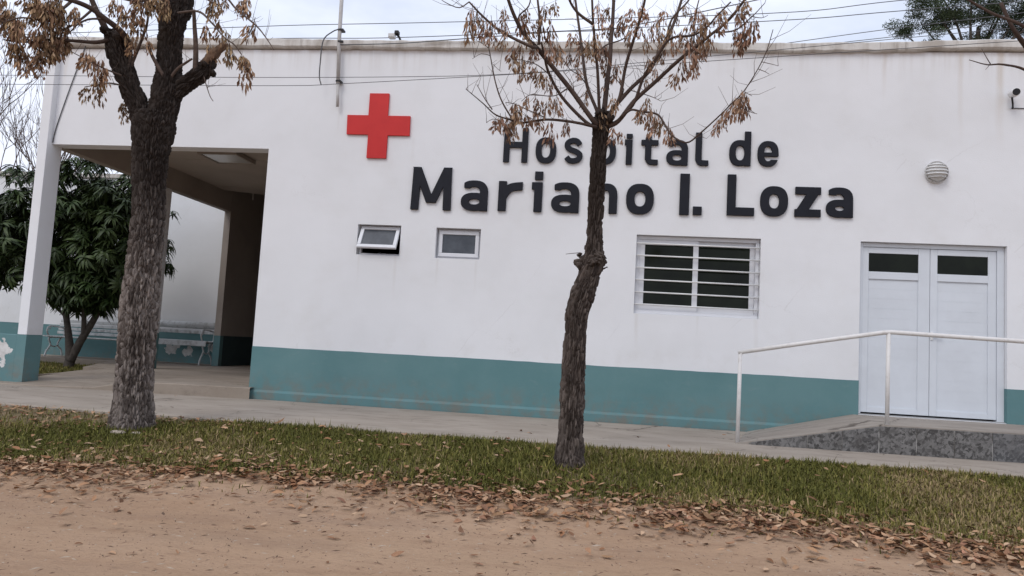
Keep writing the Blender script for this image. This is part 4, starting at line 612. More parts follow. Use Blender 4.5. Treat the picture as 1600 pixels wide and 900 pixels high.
# ================================================================== SMALL FITTINGS ON THE WALL
t = thing('wall_lamp', 'round white louvred bulkhead lamp on the wall above the door', 'lamp', loc=(4.071, 0, 3.377)); n = 28
def dome(r, dpt, y0, rings=7, seg=28):
    V = []; F = []
    for k in range(rings + 1):
        a = k / rings * math.pi / 2
        for q in range(seg): th = q * 2 * math.pi / seg; V.append((r * math.cos(a) * math.cos(th), y0 - dpt * math.sin(a), r * math.cos(a) * math.sin(th)))
    for k in range(rings):
        for q in range(seg): q2 = (q + 1) % seg; F.append((k * seg + q, k * seg + q2, (k + 1) * seg + q2, (k + 1) * seg + q))
    return V, F
MB().tube([(0, -.002, 0), (0, -.035, 0)], .137, 28).build('base', M['white'], t, bevel=.004)
V, F = dome(.122, .085, -.035); MB().add(V, F).build('diffuser', M['lampglass'], t, smooth=True)
for z in (-.075, -.035, .005, .045, .082):
    rr = math.sqrt(max(.0, .132 ** 2 - z * z)); P = [(rr * math.cos(a), -.03 - .10 * (rr / .132) * math.sin(a) - .004, z) for a in np.linspace(.02, math.pi - .02, 13)]
    MB().tube(P, .0075, 6).build('louvre', M['white'] if z > -.05 else M['galv'], t, smooth=True)
P = [(.133 * math.cos(a), -.037, .133 * math.sin(a)) for a in np.linspace(0, 2 * math.pi, 33)]; MB().tube(P, .008, 6).build('rim', M['galv'], t, smooth=True)
t = thing('security_camera', 'small white camera with black lens high at the right end of the wall', 'camera', loc=(4.90, 0, 4.345))
MB().tube([(.02, -.19, .02), (.035, -.06, .035)], .052, 16).build('housing', M['white'], t, bevel=.01, smooth=False); MB().tube([(.0185, -.196, .019), (.02, -.188, .02)], .043, 16).build('lens', M['black'], t)
MB().tube([(.0, -.13, -.03), (.03, -.09, -.10), (.06, -.03, -.125), (.07, -.004, -.125)], .011, 7).build('bracket', M['black'], t); MB().tube([(.06, -.008, -.125), (.3, -.006, -.128)], .006, 6).build('cable', M['wire'], t)
t = thing('floodlight', 'small floodlight on a short arm standing on the coping', 'lamp', loc=(-3.05, .04, 5.06))
MB().tube([(.07, 0, -.0), (.03, 0, .09), (-.03, -.02, .15)], .016, 7).build('arm', M['black'], t); MB().box(-.115, -.02, -.07, .03, .06, .125).build('lamp_head', M['lampglass'], t, bevel=.015); MB().box(-.03, .03, -.05, .03, .12, .17).build('hood', M['black'], t, bevel=.008)
t = thing('mast', 'thin grey pipe mast clamped to the wall left of the red cross', 'pole', loc=(-3.80, -.07, 4.10))
MB().tube([(0, 0, 0), (-.02, 0, .35)], .021, 10).build('pole', M['galv'], t, smooth=True); MB().tube([(-.018, 0, .33), (-.05, 0, 1.0), (-.08, 0, 3.2)], .027, 10).build('pole', M['galv'], t, smooth=True)
for z in (.36, .93, 1.1): MB().box(-.035 - z * .024, .035 - z * .024, -.032, .065, z - .012, z + .012).build('clamp', M['black'], t)
MB().tube([(-.06, -.03, 1.10), (-.14, -.04, 1.06), (-.26, -.05, .93), (-.28, -.05, .6), (-.275, -.05, .4), (-.24, -.05, .29)], .0085, 6, .04).build('loose_cable', M['wire'], t, smooth=True)
tag(MB().tube([(-7.75, -.012, 5.02), (-7.98, -.012, 4.2), (-8.10, -.012, 3.72), (-8.125, -.012, 3.52)], .007, 6, .1).build('drop_cable', M['wire']), 'thin cable slanting down the fascia beside the left column', 'cable')
def line_y(pts, r, lab):
    return tag(MB().tube(pts, r, 5, .3).build('power_line', M['wire'], smooth=True), lab, 'cable', 'overhead cables')
for pts, r, lab in WIRES: line_y(pts, r, lab)

# ================================================================== BENCHES
def bench(x0, x1, y, fz, lab, worn):
    t = thing('park_bench', lab, 'bench', 'benches in the courtyard', (x0, y, fz)); Lx = x1 - x0
    for k in range(4): q = k * .105; MB().box(0, Lx, -.48 + q, -.48 + q + .085, .43 - .012 * math.sin(k), .455 - .012 * math.sin(k)).build('seat_slat', M['benchw'], t, bevel=.008)
    if worn: t.scale = (1, 1, 1.14); MB().box(0, Lx, -.505, -.482, .355, .455).build('apron', M['benchw'], t, bevel=.006)
    for k in range(4):
        z = .53 + k * .085; yy = -.035 + k * .028
        if worn and k in (0, 2): continue
        if k == 3 and worn: MB().tube([(-.02, yy, z - .04), (Lx + .03, yy, z - .04)], .066, 12).build('back_rail', M['benchw'], t, smooth=True)
        else: MB().box(-.01, Lx + .01, yy, yy + .022, z - .033, z + .033).build('back_slat', M['benchw'], t, bevel=.006)
    for x in (.12, Lx - .12):
        m = MB()
        m.tube([(x, -.50, 0), (x, -.46, .12), (x, -.36, .25), (x, -.42, .40), (x, -.2, .42), (x, .0, .43), (x, .04, .6), (x, .09, .86)], .019, 7, .04)
        m.tube([(x, .02, 0), (x, -.02, .14), (x, -.14, .24), (x, -.10, .36), (x, .0, .43)], .019, 7, .04); m.tube([(x, -.36, .25), (x, -.25, .21), (x, -.14, .24)], .014, 6, .04)
        a = np.linspace(0, 5.4, 16); m.tube([(x, -.42, .43), (x, -.5, .56), (x, -.42, .66), (x, -.1, .645), (x, .02, .62)], .018, 7, .04); m.tube([(x, -.455 + .055 * math.cos(q) * (1 - q / 9), .60 + .055 * math.sin(q) * (1 - q / 9)) for q in a], .013, 6)
        m.build('side_frame', M['benchw'], t, smooth=True)
M['benchw'] = mat('bench_paint', (.56, .57, .57), .6, col2=(.25, .235, .22), vscale=9, lo=.48, hi=.75)
bench(-12.15, -10.15, 5.55, .15, 'white slatted park bench behind the mango tree trunk', False)
bench(-9.95, -8.36, 5.6, .15, 'worn white park bench with rolled top rail against the rear wall by the corridor', True)

# ================================================================== STREET TREES
def bark_disp(seed, cw, ch, amp, lump=.0):
    """flaky furrowed bark: long narrow flakes standing proud of deep furrows; also returns a per-flake tone"""
    def f(th, s, r):
        P = np.stack([np.cos(th) * r, np.sin(th) * r, s], 1)
        wv = (fbm(P * np.array((6, 6, 4.5)), seed, 3) - .44) * 2.6; wz = (vnoise(P * np.array((30, 30, 6.)), seed + 4) - .5) * 1.2
        def layer(k, cw_, ch_, ww):
            q = P / np.array((cw_, cw_, ch_)); q[:, 0] += wv * ww; q[:, 1] += wv * .7 * ww; q[:, 2] += wz; return worley(q, seed + k)
        a, b, ide = layer(0, cw, ch, 1.0); a2, b2, _ = layer(5, cw * 2.2, ch * 2.6, .6)
        fl = np.clip((b - a) / .30, 0, 1); fl = fl * fl * (3 - 2 * fl); pl = np.clip((b2 - a2) / .16, 0, 1)
        hgt = fl * (.68 + .32 * ide) * (.5 + .5 * pl)
        o = amp * (hgt - .85) + amp * .16 * (vnoise(P * np.array((120, 120, 30.)), seed + 9) - .5)
        if lump: o = o + lump * (fbm(P * np.array((8, 8, 4.)), seed + 7, 3) - .44) * 2
        f.tone = np.clip(.12 + ide * .7 + .6 * (fbm(P * np.array((7, 7, 3.)), seed + 2, 3) - .44), 0, 1)
        return o
    return f
def grow(name, P, m, parent, n, step, seed, cw=.022, ch=.10, amp=.02, lump=.0):
    df = bark_disp(seed, cw, ch, amp, lump); V, F = tube_np(np.array(P), n, step, df); tn = np.concatenate([df.tone, [.3, .3]])
    return link(name, npmesh(name, V, [F[0], np.vstack([F[1], F[2]])], False, np.repeat(tn[:, None], 3, 1)), m, parent)
def seed_cluster_mesh(k, nb, L, wd, spread, drop, cols):
    r = np.random.RandomState(100 + k); V = []; F = []; Cc = []
    def strip(p, q, wq, c):
        b = len(V); p = np.array(p); q = np.array(q); V.extend([p + (wq, 0, 0), p - (wq, 0, 0), q - (wq, 0, 0), q + (wq, 0, 0)]); F.append((b, b + 1, b + 2, b + 3)); Cc.extend([c] * 4)
    for _ in range(nb):
        h = r.uniform(0, 1); a = r.uniform(0, 6.283); rad = spread * (.25 + .75 * math.sin(min(1, h * 1.15) * math.pi * .75)) * r.uniform(.2, 1)
        p = np.array((math.cos(a) * rad, math.sin(a) * rad, -drop * h)); d = np.array((math.cos(a) * .28 + r.normal(0, .16), math.sin(a) * .28 + r.normal(0, .16), -1)); d /= np.linalg.norm(d)
        l = L * r.uniform(.7, 1.25); ww = wd * r.uniform(.75, 1.2); az = r.uniform(0, 6.283); s = np.cross(d, (math.cos(az), math.sin(az), .2)); s /= np.linalg.norm(s) + 1e-9; nrm = np.cross(d, s)
        b = len(V); V.extend([p, p + d * l * .55 + s * ww + nrm * ww * .4, p + d * l, p + d * l * .55 - s * ww + nrm * ww * .4, p + d * l * .5]); F.extend([(b, b + 1, b + 4), (b + 1, b + 2, b + 4), (b + 2, b + 3, b + 4), (b + 3, b, b + 4)])
        c = np.array(cols[r.randint(len(cols))]) * r.uniform(.75, 1.2); Cc.extend([c] * 5)
        if r.rand() < .5: strip((0, 0, -drop * h * .6), p, .0012, (.09, .06, .045))
    strip((0, 0, .03), (0, 0, -drop * .8), .0022, (.08, .055, .04))
    V = np.array(V); q3 = np.array([f for f in F if len(f) == 3]); q4 = np.array([f for f in F if len(f) == 4]); return npmesh('seed_cluster', V, [q3, q4], False, np.array(Cc))
brown = [(.24, .145, .092), (.30, .19, .125), (.175, .10, .065), (.34, .225, .155)]; tan = [(.32, .205, .12), (.39, .262, .16), (.235, .145, .088), (.17, .10, .065)]
def cluster_set(cols, L, wd, nb, sp, dp, k0):
    return [seed_cluster_mesh(k0 + k, nb + 4 * k, L, wd, sp, dp, cols) for k in range(6)]
setR = cluster_set(brown, .055, .0085, 22, .05, .13, 0); setL = cluster_set(tan, .060, .0095, 30, .060, .15, 20)
def hang(lst, meshes, parent, seed):
    r = random.Random(seed)
    for (x, y, z, s) in lst:
        o = link('seed_cluster', r.choice(meshes), M['seed'], parent); o.location = (x, y, z); o.rotation_euler = (r.uniform(-.2, .2), r.uniform(-.2, .2), r.uniform(0, 6.28)); o.scale = (s, s, s * r.uniform(.85, 1.2))
def spurs(paths, seed, per_m, L0, L1, rad):
    """short bare side twigs along the given branches, one mesh per branch"""
    r = np.random.RandomState(seed); mb = MB()
    for P in paths:
        Q = resample(np.array(P), .02); k = max(1, int(len(Q) * .02 * per_m))
        for _ in range(k):
            i = r.randint(max(1, len(Q) // 5), len(Q)); p = Q[i, :3]; d = r.normal(0, 1, 3); d[2] = abs(d[2]) * .8 + .1; d /= np.linalg.norm(d); l = r.uniform(L0, L1); m_ = p + d * l * .5 + r.normal(0, .012, 3)
            mb.tube([(*p, rad), (*m_, rad * .7), (*(p + d * l + (0, 0, l * .15)), rad * .4)], rad, 4)
    return mb
LT = thing('street_tree', 'thick old street tree with furrowed bark and lopped limbs, left of the entrance', 'tree', 'trees on the verge', tuple(L_TRUNK[1][:3]))
RT = thing('street_tree', 'slender street tree with a knobbly bend in front of the lettering', 'tree', 'trees on the verge', tuple(R_TRUNK[1][:3]))
def local(t, P): q = np.array(P, float); q[:, :3] -= np.array(t.location); return q
grow('trunk', local(LT, L_TRUNK), M['barkL'], LT, 270, .0115, 1, .0195, .098, .036, .010)
for k, P in enumerate(L_LIMBS): grow('limb', local(LT, P), M['barkL'], LT, 130, .012, 11 + k, .0195, .095, .034, .03)
for k, P in enumerate(L_SHOOTS):
    P = local(LT, P)
    if k == 0: grow('broken_stub', P, M['cut'], LT, 28, .015, 31, .02, .2, .016, .02)
    else: tube_obj('branch', P, M['limb'] if k in (1, 2, 9) else M['twig'], LT, 8, .03)
# knots of old cuts round the lopped ends
rk = np.random.RandomState(8)
def knots(t, centre, n_, spread, r0, r1, seed, m):
    for k in range(n_):
        c = np.array(centre) + rk.normal(0, spread, 3); d = rk.normal(0, 1, 3); d[2] = abs(d[2]) * .5; d[1] -= .4; d /= np.linalg.norm(d); l = rk.uniform(.05, .11); rr = rk.uniform(r0, r1)
        grow('knot', local(t, [(*c, rr), (*(c + d * l * .6), rr * .95), (*(c + d * l), rr * .6)]), m, t, 22, .012, seed + k, .02, .05, .012, .03)
knots(LT, L_LIMBS[0][5][:3], 5, .055, .03, .06, 300, M['barkL']); knots(LT, L_LIMBS[2][4][:3], 6, .028, .03, .05, 320, M['barkL']); knots(LT, L_LIMBS[1][5][:3], 4, .07, .04, .06, 340, M['barkL'])
spurs([local(LT, P) for P in L_SHOOTS[1:]], 5, 9, .08, .32, .0025).build('twigs', M['twig'], LT)['kind'] = 'stuff'
spurs([local(LT, P) for P in L_LIMBS], 6, 11, .06, .26, .003).build('twigs', M['twig'], LT)['kind'] = 'stuff'
def loc_cl(t, lst): return [(a - t.location[0], b - t.location[1], c - t.location[2], s) for a, b, c, s in lst]
hang(loc_cl(LT, L_CLUSTER), setL, LT, 4)
grow('trunk', local(RT, R_TRUNK), M['barkR'], RT, 180, .0105, 2, .0165, .11, .028, .014)
grow('burl', local(RT, R_BURL), M['barkR'], RT, 60, .010, 40, .022, .05, .03, .11)
kc = R_TRUNK[11]; knots(RT, kc[:3], 11, .05, .018, .036, 400, M['barkR']); knots(RT, R_TRUNK[-1][:3], 6, .03, .018, .034, 420, M['barkR'])
for P in R_BRANCH:
    P = local(RT, P); P[:, 3] *= .78; P[0, 3] *= 1.3
    tube_obj('branch', P, M['limb'], RT, 9, .03, lambda th, s, r: r * .22 * (fbm(np.stack([np.cos(th) * 2, np.sin(th) * 2, s * 14], 1), 3, 2) - .4))
for P in R_TWIG: tube_obj('twig', local(RT, P), M['twig'], RT, 6, .04)
spurs([local(RT, P) for P in R_BRANCH + R_TWIG if abs(P[0][2] - 1.9) > .6], 9, 12.0, .06, .30, .0022).build('twigs', M['twig'], RT)['kind'] = 'stuff'
hang(loc_cl(RT, R_CLUSTER), setR, RT, 7)
# third tree of the row: it stands outside the picture, only bare branches reach in
TT = thing('street_tree', 'bare branch tips of a tree beyond the right edge', 'tree', 'trees on the verge', (3.72, -3.5, -.1))
grow('trunk', [(0, 0, -.12, .15), (.02, 0, .4, .12), (.0, .02, 1.4, .11), (-.03, 0, 2.3, .10), (0, 0, 2.9, .11)], M['barkR'], TT, 60, .03, 60, .025, .1, .02)
for P in ([(0, 0, 2.85, .05), (-.25, -.05, 3.15, .03), (-.50, -.15, 3.36, .012), (-.70, -.18, 3.41, .008), (-.83, -.2, 3.40, .005), (-.97, -.22, 3.43, .003)], [(0, 0, 2.85, .06), (-.3, -.1, 3.5, .03), (-.55, -.2, 3.70, .014), (-.8, -.2, 3.82, .011), (-1.05, -.2, 3.98, .009)],
          [(0, 0, 2.9, .05), (-.35, 0, 3.5, .03), (-.58, -.1, 3.72, .016), (-.68, -.1, 3.95, .014)], [(0, 0, 2.9, .06), (.1, .1, 3.8, .04), (.2, .2, 4.8, .02)], [(0, 0, 2.9, .06), (.5, .1, 3.5, .04), (.9, .2, 4.3, .02)],
          [(-.80, -.19, 3.41, .004), (-.835, -.2, 3.46, .003), (-.87, -.2, 3.53, .002)], [(-.80, -.19, 3.41, .003), (-.84, -.2, 3.36, .0015)]): tube_obj('branch', P, M['limb'], TT, 7, .04)

# ================================================================== MANGO TREE IN THE COURTYARD
MT = thing('mango_tree', 'dense dark green mango tree in the courtyard behind the left column', 'tree', None, (-10.14, 3.36, .02))
for P in ([(0, 0, -.05, .10), (.03, 0, .22, .085), (-.06, -.02, .75, .06), (-.15, -.05, 1.25, .05), (-.25, 0, 2.1, .035)], [(.04, 0, .15, .085), (.20, .02, .55, .07), (.42, .05, 1.0, .06), (.62, .05, 1.5, .045), (.75, .1, 2.3, .03)], [(.25, .02, .65, .05), (.3, -.1, 1.1, .04), (.28, -.2, 1.8, .03)], [(-.1, 0, .95, .03), (-.32, -.1, 1.2, .022), (-.55, -.2, 1.5, .018)], [(.5, .05, 1.2, .04), (.9, 0, 1.5, .028), (1.3, 0, 1.9, .018)]):
    tube_obj('trunk' if P[0][3] > .09 else 'limb', P, M['mbark'], MT, 14, .05, lambda th, s, r: r * .25 * (fbm(np.stack([np.cos(th) * 2, np.sin(th) * 2, s * 8], 1), 5, 2) - .4))
def leaf_whorl(k, nl, L):
    r = np.random.RandomState(500 + k); V = []; F = []
    for q in range(nl):
        a = q * 2.4 + r.uniform(-.3, .3); el = r.uniform(-.3, .75); l = L * r.uniform(.75, 1.2); wd = l * .11; p = np.array((0, 0, r.uniform(-.05, .05))); d = np.array((math.cos(a) * math.cos(el), math.sin(a) * math.cos(el), math.sin(el))); b = len(V); sd_ = np.cross(d, (0, 0, 1)); sd_ /= np.linalg.norm(sd_)
        for i_, (tt, wq) in enumerate(((0, .15), (.22, .8), (.5, 1.0), (.78, .72), (1, .04))):
            c = p + d * l * tt + np.array((0, 0, -.75 * l * tt * tt)); V += [c + sd_ * wd * wq + (0, 0, wd * .25), c, c - sd_ * wd * wq + (0, 0, wd * .25)]
        for i_ in range(4): z = b + 3 * i_; F += [(z, z + 1, z + 4, z + 3), (z + 1, z + 2, z + 5, z + 4)]
    return npmesh('leaf_cluster', np.array(V), np.array(F), False)
WH = [leaf_whorl(k, 18 + k, .195) for k in range(6)]
crown = spurs([[(-.25, 0, 1.6, .03), (-1.2, -.2, 2.6, .01)], [(0, 0, 1.6, .03), (.1, -.3, 3.8, .01)], [(.75, .1, 1.8, .03), (1.4, .1, 2.8, .01)], [(-.2, -.1, 1.8, .03), (-.8, -.3, 3.6, .01)], [(.4, 0, 1.8, .03), (.8, -.2, 3.6, .01)]], 12, 8, .2, .6, .008).build('crown', M['mbark'], MT)
crown['kind'] = 'stuff'
rc = random.Random(21); cnt = 0; cells = []
lobes = [(-.25, -.1, 2.55, 1.45, 1.25, 1.25), (-1.45, -.1, 2.75, 1.15, 1.1, 1.2), (.85, -.1, 2.6, .95, 1.0, 1.25), (.1, -.1, 3.25, 1.15, 1.0, .85), (-2.1, 0, 2.4, .85, .9, 1.0), (.35, -.2, 1.5, .8, .6, .52), (-.1, -.15, 1.75, .95, .6, .6), (1.35, .15, 2.35, .48, .5, .8)]
while cnt < 299:
    lx, ly, lz, a, b, c = rc.choice(lobes); v = Vector((rc.gauss(0, 1), rc.gauss(0, 1), rc.gauss(0, 1))).normalized(); k = rc.uniform(.45, 1) ** .6
    if v.y > .35: continue
    p = Vector((lx + v.x * a * k, ly + v.y * b * k, lz + v.z * c * k))
    if p.z < .98 or p.x > 1.83 or (p.x > 1.5 and (p.z > 2.62 or p.z < 2.0)) or any((p - q).length < .17 for q in cells[-80:]): continue
    if p.z < 1.5 and abs(p.x - .3) > .75: continue
    cells.append(p); o = link('leaf_cluster', WH[cnt % 6], M['mango'], crown); o.location = p; s = rc.uniform(.8, 1.25); o.scale = (s, s, s)
    dirv = (p - Vector((lx, ly, lz - .5))); dirv.normalize(); o.rotation_euler = (Vector((0, 0, 1)) * .55 + dirv * .75).to_track_quat('Z', 'Y').to_euler(); o.rotation_euler.rotate_axis('Z', rc.uniform(0, 6.28)); cnt += 1
# the shaded leaves deeper in the crown
ri = np.random.RandomState(77); VV = []; FF = []; b = 0
for k in range(1150):
    lx, ly, lz, a_, b_, c_ = lobes[ri.randint(7)]; v = ri.normal(0, 1, 3); v /= np.linalg.norm(v); q = np.array((lx, ly + .15, lz)) + v * np.array((a_, b_, c_)) * ri.uniform(.2, .97)
    if q[2] < 1.15 or q[0] > 1.55 or (q[2] < 1.6 and abs(q[0] - .3) > .6): continue
    me = WH[k % 6]; co = np.empty(len(me.vertices) * 3, dtype=np.float32); me.vertices.foreach_get('co', co); co = co.reshape(-1, 3); an = ri.uniform(0, 6.28); Rz = np.array(((math.cos(an), -math.sin(an), 0), (math.sin(an), math.cos(an), 0), (0, 0, 1)))
    VV.append(co @ Rz.T * ri.uniform(.8, 1.15) + q); n_ = len(co) // 15; base = b + (np.arange(n_) * 15)[:, None, None] + np.array([[(3 * i_, 3 * i_ + 1, 3 * i_ + 4, 3 * i_ + 3), (3 * i_ + 1, 3 * i_ + 2, 3 * i_ + 5, 3 * i_ + 4)] for i_ in range(4)]).reshape(1, 8, 4); FF.append(base.reshape(-1, 4)); b += len(co)
link('inner_foliage', npmesh('inner_foliage', np.vstack(VV), np.vstack(FF)), M['mango'], MT)['kind'] = 'stuff'
# ================================================================== FAR TREES
def twiggy(seed, start, d, L, r, depth, out, spread=.5, upb=.25, shrink=.72):
    rr = np.random.RandomState(seed)
    def rec(p, d, L, r, k):
        pts = [(*p, r)]; q = p.copy(); dd = d.copy()
        for s in range(4): dd = dd + rr.normal(0, .07, 3) + (0, 0, upb * .15); dd /= np.linalg.norm(dd); q = q + dd * L / 4; pts.append((*q, r * (1 - .11 * (s + 1))))
        out.append((k, pts))
        if k == 0: return
        for c in range(rr.randint(2, 4)): nd = dd + rr.normal(0, spread, 3); nd[2] += upb; nd /= np.linalg.norm(nd); rec(q if c < 2 else np.array(pts[2][:3]), nd, L * shrink * rr.uniform(.8, 1.15), r * .66, k - 1)
    rec(np.array(start, float), np.array(d, float), L, r, depth); return out
def bare_tree(loc, seed, lab, hgt, r0, lean):
    t = thing('bare_tree', lab, 'tree', 'leafless trees behind the rear wing', loc); seg = twiggy(seed, (0, 0, 0), lean, hgt * .33, r0, 7, [], .34, .26, .78); top = max(k for k, _ in seg)
    for k, P in seg:
        if k == top: tube_obj('trunk', P, M['limb'], t, 8, .3)
    for lv, nm in ((top - 1, 'limb'),):
        for k, P in seg:
            if k == lv: tube_obj(nm, P, M['limb'], t, 6, .3)
    mb = MB()
    for k, P in seg:
        if k < top - 1: mb.tube(P, .01, 4)
    mb.build('crown', M['twig'], t)['kind'] = 'stuff'
bare_tree((-17.3, 9.5, -.1), 41, 'leafless tree standing highest behind the rear wing at the left edge', 8.6, .10, (-.02, 0, 1)); bare_tree((-16.3, 10.5, -.1), 58, 'leafless tree behind the rear wing next to the left column', 8.0, .09, (.0, 0, 1))
ET = thing('evergreen_tree', 'tall dark evergreen with airy clumps behind the right end of the roof', 'tree', None, (11.9, 16, -.1))
def clump(k):
    r = np.random.RandomState(700 + k); n_ = 420; d = r.normal(0, 1, (n_, 3)); d /= np.linalg.norm(d, axis=1)[:, None]; c = d * (r.uniform(.1, 1, n_) ** .5)[:, None] * np.array((.62, .6, .36)); c[:, 2] += .12 * np.cos(c[:, 0] * 5)
    a = r.normal(0, 1, (n_, 3)); a[:, 2] = a[:, 2] * .7 - .3; a /= np.linalg.norm(a, axis=1)[:, None]; b = np.cross(a, r.normal(0, 1, (n_, 3))); b /= np.linalg.norm(b, axis=1)[:, None]; l = r.uniform(.09, .17, n_)[:, None]
    V = np.stack([c, c + a * l * .5 + b * .022, c + a * l, c + a * l * .5 - b * .022], 1).reshape(-1, 3); i_ = np.arange(n_) * 4; return npmesh('foliage_clump', V, np.stack([i_, i_ + 1, i_ + 2, i_ + 3], 1))
CL = [clump(k) for k in range(5)]; rc = random.Random(33)
tube_obj('trunk', [(0, 0, -.1, .32), (.1, 0, 4, .26), (-.1, .1, 8, .2), (.1, 0, 10.8, .13), (.2, 0, 12.6, .05)], M['mbark'], ET, 12, .4)
cr_ = MB().box(-.02, .02, -.02, .02, 10.75, 10.8).build('crown', M['mbark'], ET)
for (x, z, n_, sp) in ((-2.35, 12.45, 4, .35), (-1.6, 12.75, 7, .45), (-1.15, 13.3, 12, .55), (-.9, 12.9, 12, .45), (-.1, 13.5, 12, .6), (.35, 12.9, 9, .5), (.9, 13.4, 14, .6), (1.2, 12.6, 10, .55), (1.8, 13.0, 14, .6), (2.3, 13.5, 12, .7), (2.1, 12.3, 10, .6), (0, 14.6, 16, .9), (1.6, 14.8, 16, .9), (-1.2, 14.4, 10, .7), (.2, 12.2, 6, .6), (-1.5, 12.1, 4, .4), (2.9, 14.0, 12, .8)):
    tube_obj('limb', [(.05, 0, 10.6 + rc.uniform(-.6, .8), .06), (x * .5 + rc.uniform(-.1, .1), rc.uniform(-.2, .2), (z + 10.9) / 2 - .1, .036), (x, rc.uniform(-.3, .3), z, .014)], M['mbark'], ET, 6, .3)
    for k in range(n_):
        o = link('foliage_clump', rc.choice(CL), M['fol'], cr_); o.location = (x + rc.gauss(0, sp * .55), rc.gauss(0, .5), z + rc.gauss(0, sp * .36)); o.rotation_euler = (rc.uniform(-.4, .4), rc.uniform(-.4, .4), rc.uniform(0, 6.28)); s = rc.uniform(.35, .68); o.scale = (s, s, s * .9)

# ================================================================== GRASS
def blades(n_, xr, yr_, dens, zf, Lr, seed, wd=.0042):
    r = np.random.RandomState(seed); x = r.uniform(*xr, n_); y = r.uniform(*yr_, n_); k = r.rand(n_) < dens(x, y); x = x[k]; y = y[k]; n_ = len(x); z = zf(x, y) - .004
    vig = fbm(xy3(x, y, 1.6), 31, 3) * 1.1; L = r.uniform(*Lr, n_) * (.55 + .8 * vig); a = r.uniform(0, 6.283, n_); lean = np.abs(r.normal(.85, .45, n_)).clip(.05, 1.45); w_ = wd * r.uniform(.6, 1.3, n_)
    d = np.stack([np.cos(a), np.sin(a), 0 * a], 1); s = np.stack([-np.sin(a), np.cos(a), 0 * a], 1); u = np.array((0, 0, 1.)); b = np.stack([x, y, z], 1)
    m1 = b + L[:, None] * .5 * (np.sin(lean * .6)[:, None] * d + np.cos(lean * .6)[:, None] * u); tp = m1 + L[:, None] * .5 * (np.sin(lean * 1.5)[:, None] * d + np.cos(lean * 1.5)[:, None] * u); ww = (s * w_[:, None])
    V = np.stack([b - ww, b + ww, m1 + ww * .85, m1 - ww * .85, tp], 1).reshape(-1, 3); i_ = np.arange(n_) * 5
    dry = (fbm(xy3(x, y, 1.1), 77, 3) * 1.25 + r.normal(0, .2, n_)); green = np.array((.108, .107, .023)); lime = np.array((.188, .165, .044)); straw = np.array((.30, .22, .115))
    c = np.where((dry > .79)[:, None], straw, np.where((dry > .54)[:, None], lime, green)) * r.uniform(.6, 1.35, n_)[:, None]
    return npmesh('grass', V, [np.stack([i_, i_ + 1, i_ + 2, i_ + 3], 1), np.stack([i_ + 3, i_ + 2, i_ + 4], 1)], False, np.repeat(c, 5, 0))
def edge_y(x): return -4.40 + .0 * x - .10 * np.clip((x - .5) / 1.5, 0, 1.3) * 1.6 + (fbm(xy3(x, x * 0, .8), 13, 3) - .44) * .55
def dens(x, y):
    e = edge_y(x); k = np.clip((y - e + .12) / .35, 0, 1) ** 1.3; ptc = np.clip((fbm(xy3(x, y, 1.3), 50, 3) - .27) * 5, .5, 1); ptc = np.where(x > .3, np.maximum(ptc, .75), ptc)
    k = k * ptc; left = np.clip((-4.75 - x) / .5, 0, 1) * np.clip((y + 3.5) / .3, 0, 1); left2 = np.clip((-3.5 - x) / .7, 0, 1) * np.clip((y + 3.1 - .1 * np.sin(x * 3)) / .2, 0, 1) * np.where(np.hypot(x + 4.38, y + 3.13) < .45, .3, 1); k = k * (1 - .93 * np.maximum(left, left2)); k = k * np.where(y > -2.43, 0, 1)
    stray = .012 * ((y < e) & (y > e - .5)); return np.maximum(k, stray)
tag(link('verge_grass', blades(235000, (-7.4, 4.6), (-5.3, -2.43), dens, gz, (.038, .085), 3), M['grass']), 'short green and dry grass covering the verge', 'grass', kind='stuff')
tag(link('verge_tufts', blades(26000, (-7.4, 4.6), (-5.2, -2.43), lambda x, y: dens(x, y) * np.clip((fbm(xy3(x, y, 2.6), 63, 3) - .46) * 6, 0, 1), gz, (.07, .13), 23, .0052), M['grass']), 'taller tufts of grass scattered through the verge', 'grass', kind='stuff')
tag(link('courtyard_grass', blades(26000, (-13, -8.35), (.1, 4.6), lambda x, y: np.where(x < -8.35 - np.clip(y - .5, 0, 9) * .45, .8, 0), lambda x, y: x * 0 + .03, (.05, .11), 5, .005), M['grass']), 'short grass round the mango tree in the courtyard', 'grass', kind='stuff')

# ================================================================== FALLEN LEAVES
def leaf_geo(r, L):
    wd = L * r.uniform(.17, .26); c1 = r.uniform(-.35, .55); c2 = r.uniform(.0, .7); tw = r.uniform(-.5, .5); V = []
    for tt, wq in ((0, .08), (.2, .72), (.45, 1), (.72, .78), (1, .03)):
        x = (tt - .5) * L; zc = L * c1 * (tt - .5) ** 2 * 1.3; ang = tw * (tt - .5)
        for s in (-1, 0, 1):
            yy = s * wd * wq * r.uniform(.88, 1.1); zz = zc + abs(s) * c2 * wd * wq * .6; V.append((x, yy * math.cos(ang) - zz * math.sin(ang) * .4, zz + yy * math.sin(ang)))
    F = []
    for k in range(4): z = 3 * k; F += [(z, z + 1, z + 4, z + 3), (z + 1, z + 2, z + 5, z + 4)]
    return np.array(V), np.array(F)
rl = np.random.RandomState(44); LM = []
for k in range(12):
    V, F = leaf_geo(rl, 1.0); LM.append((V, F, npmesh('fallen_leaf', V, F, True)))
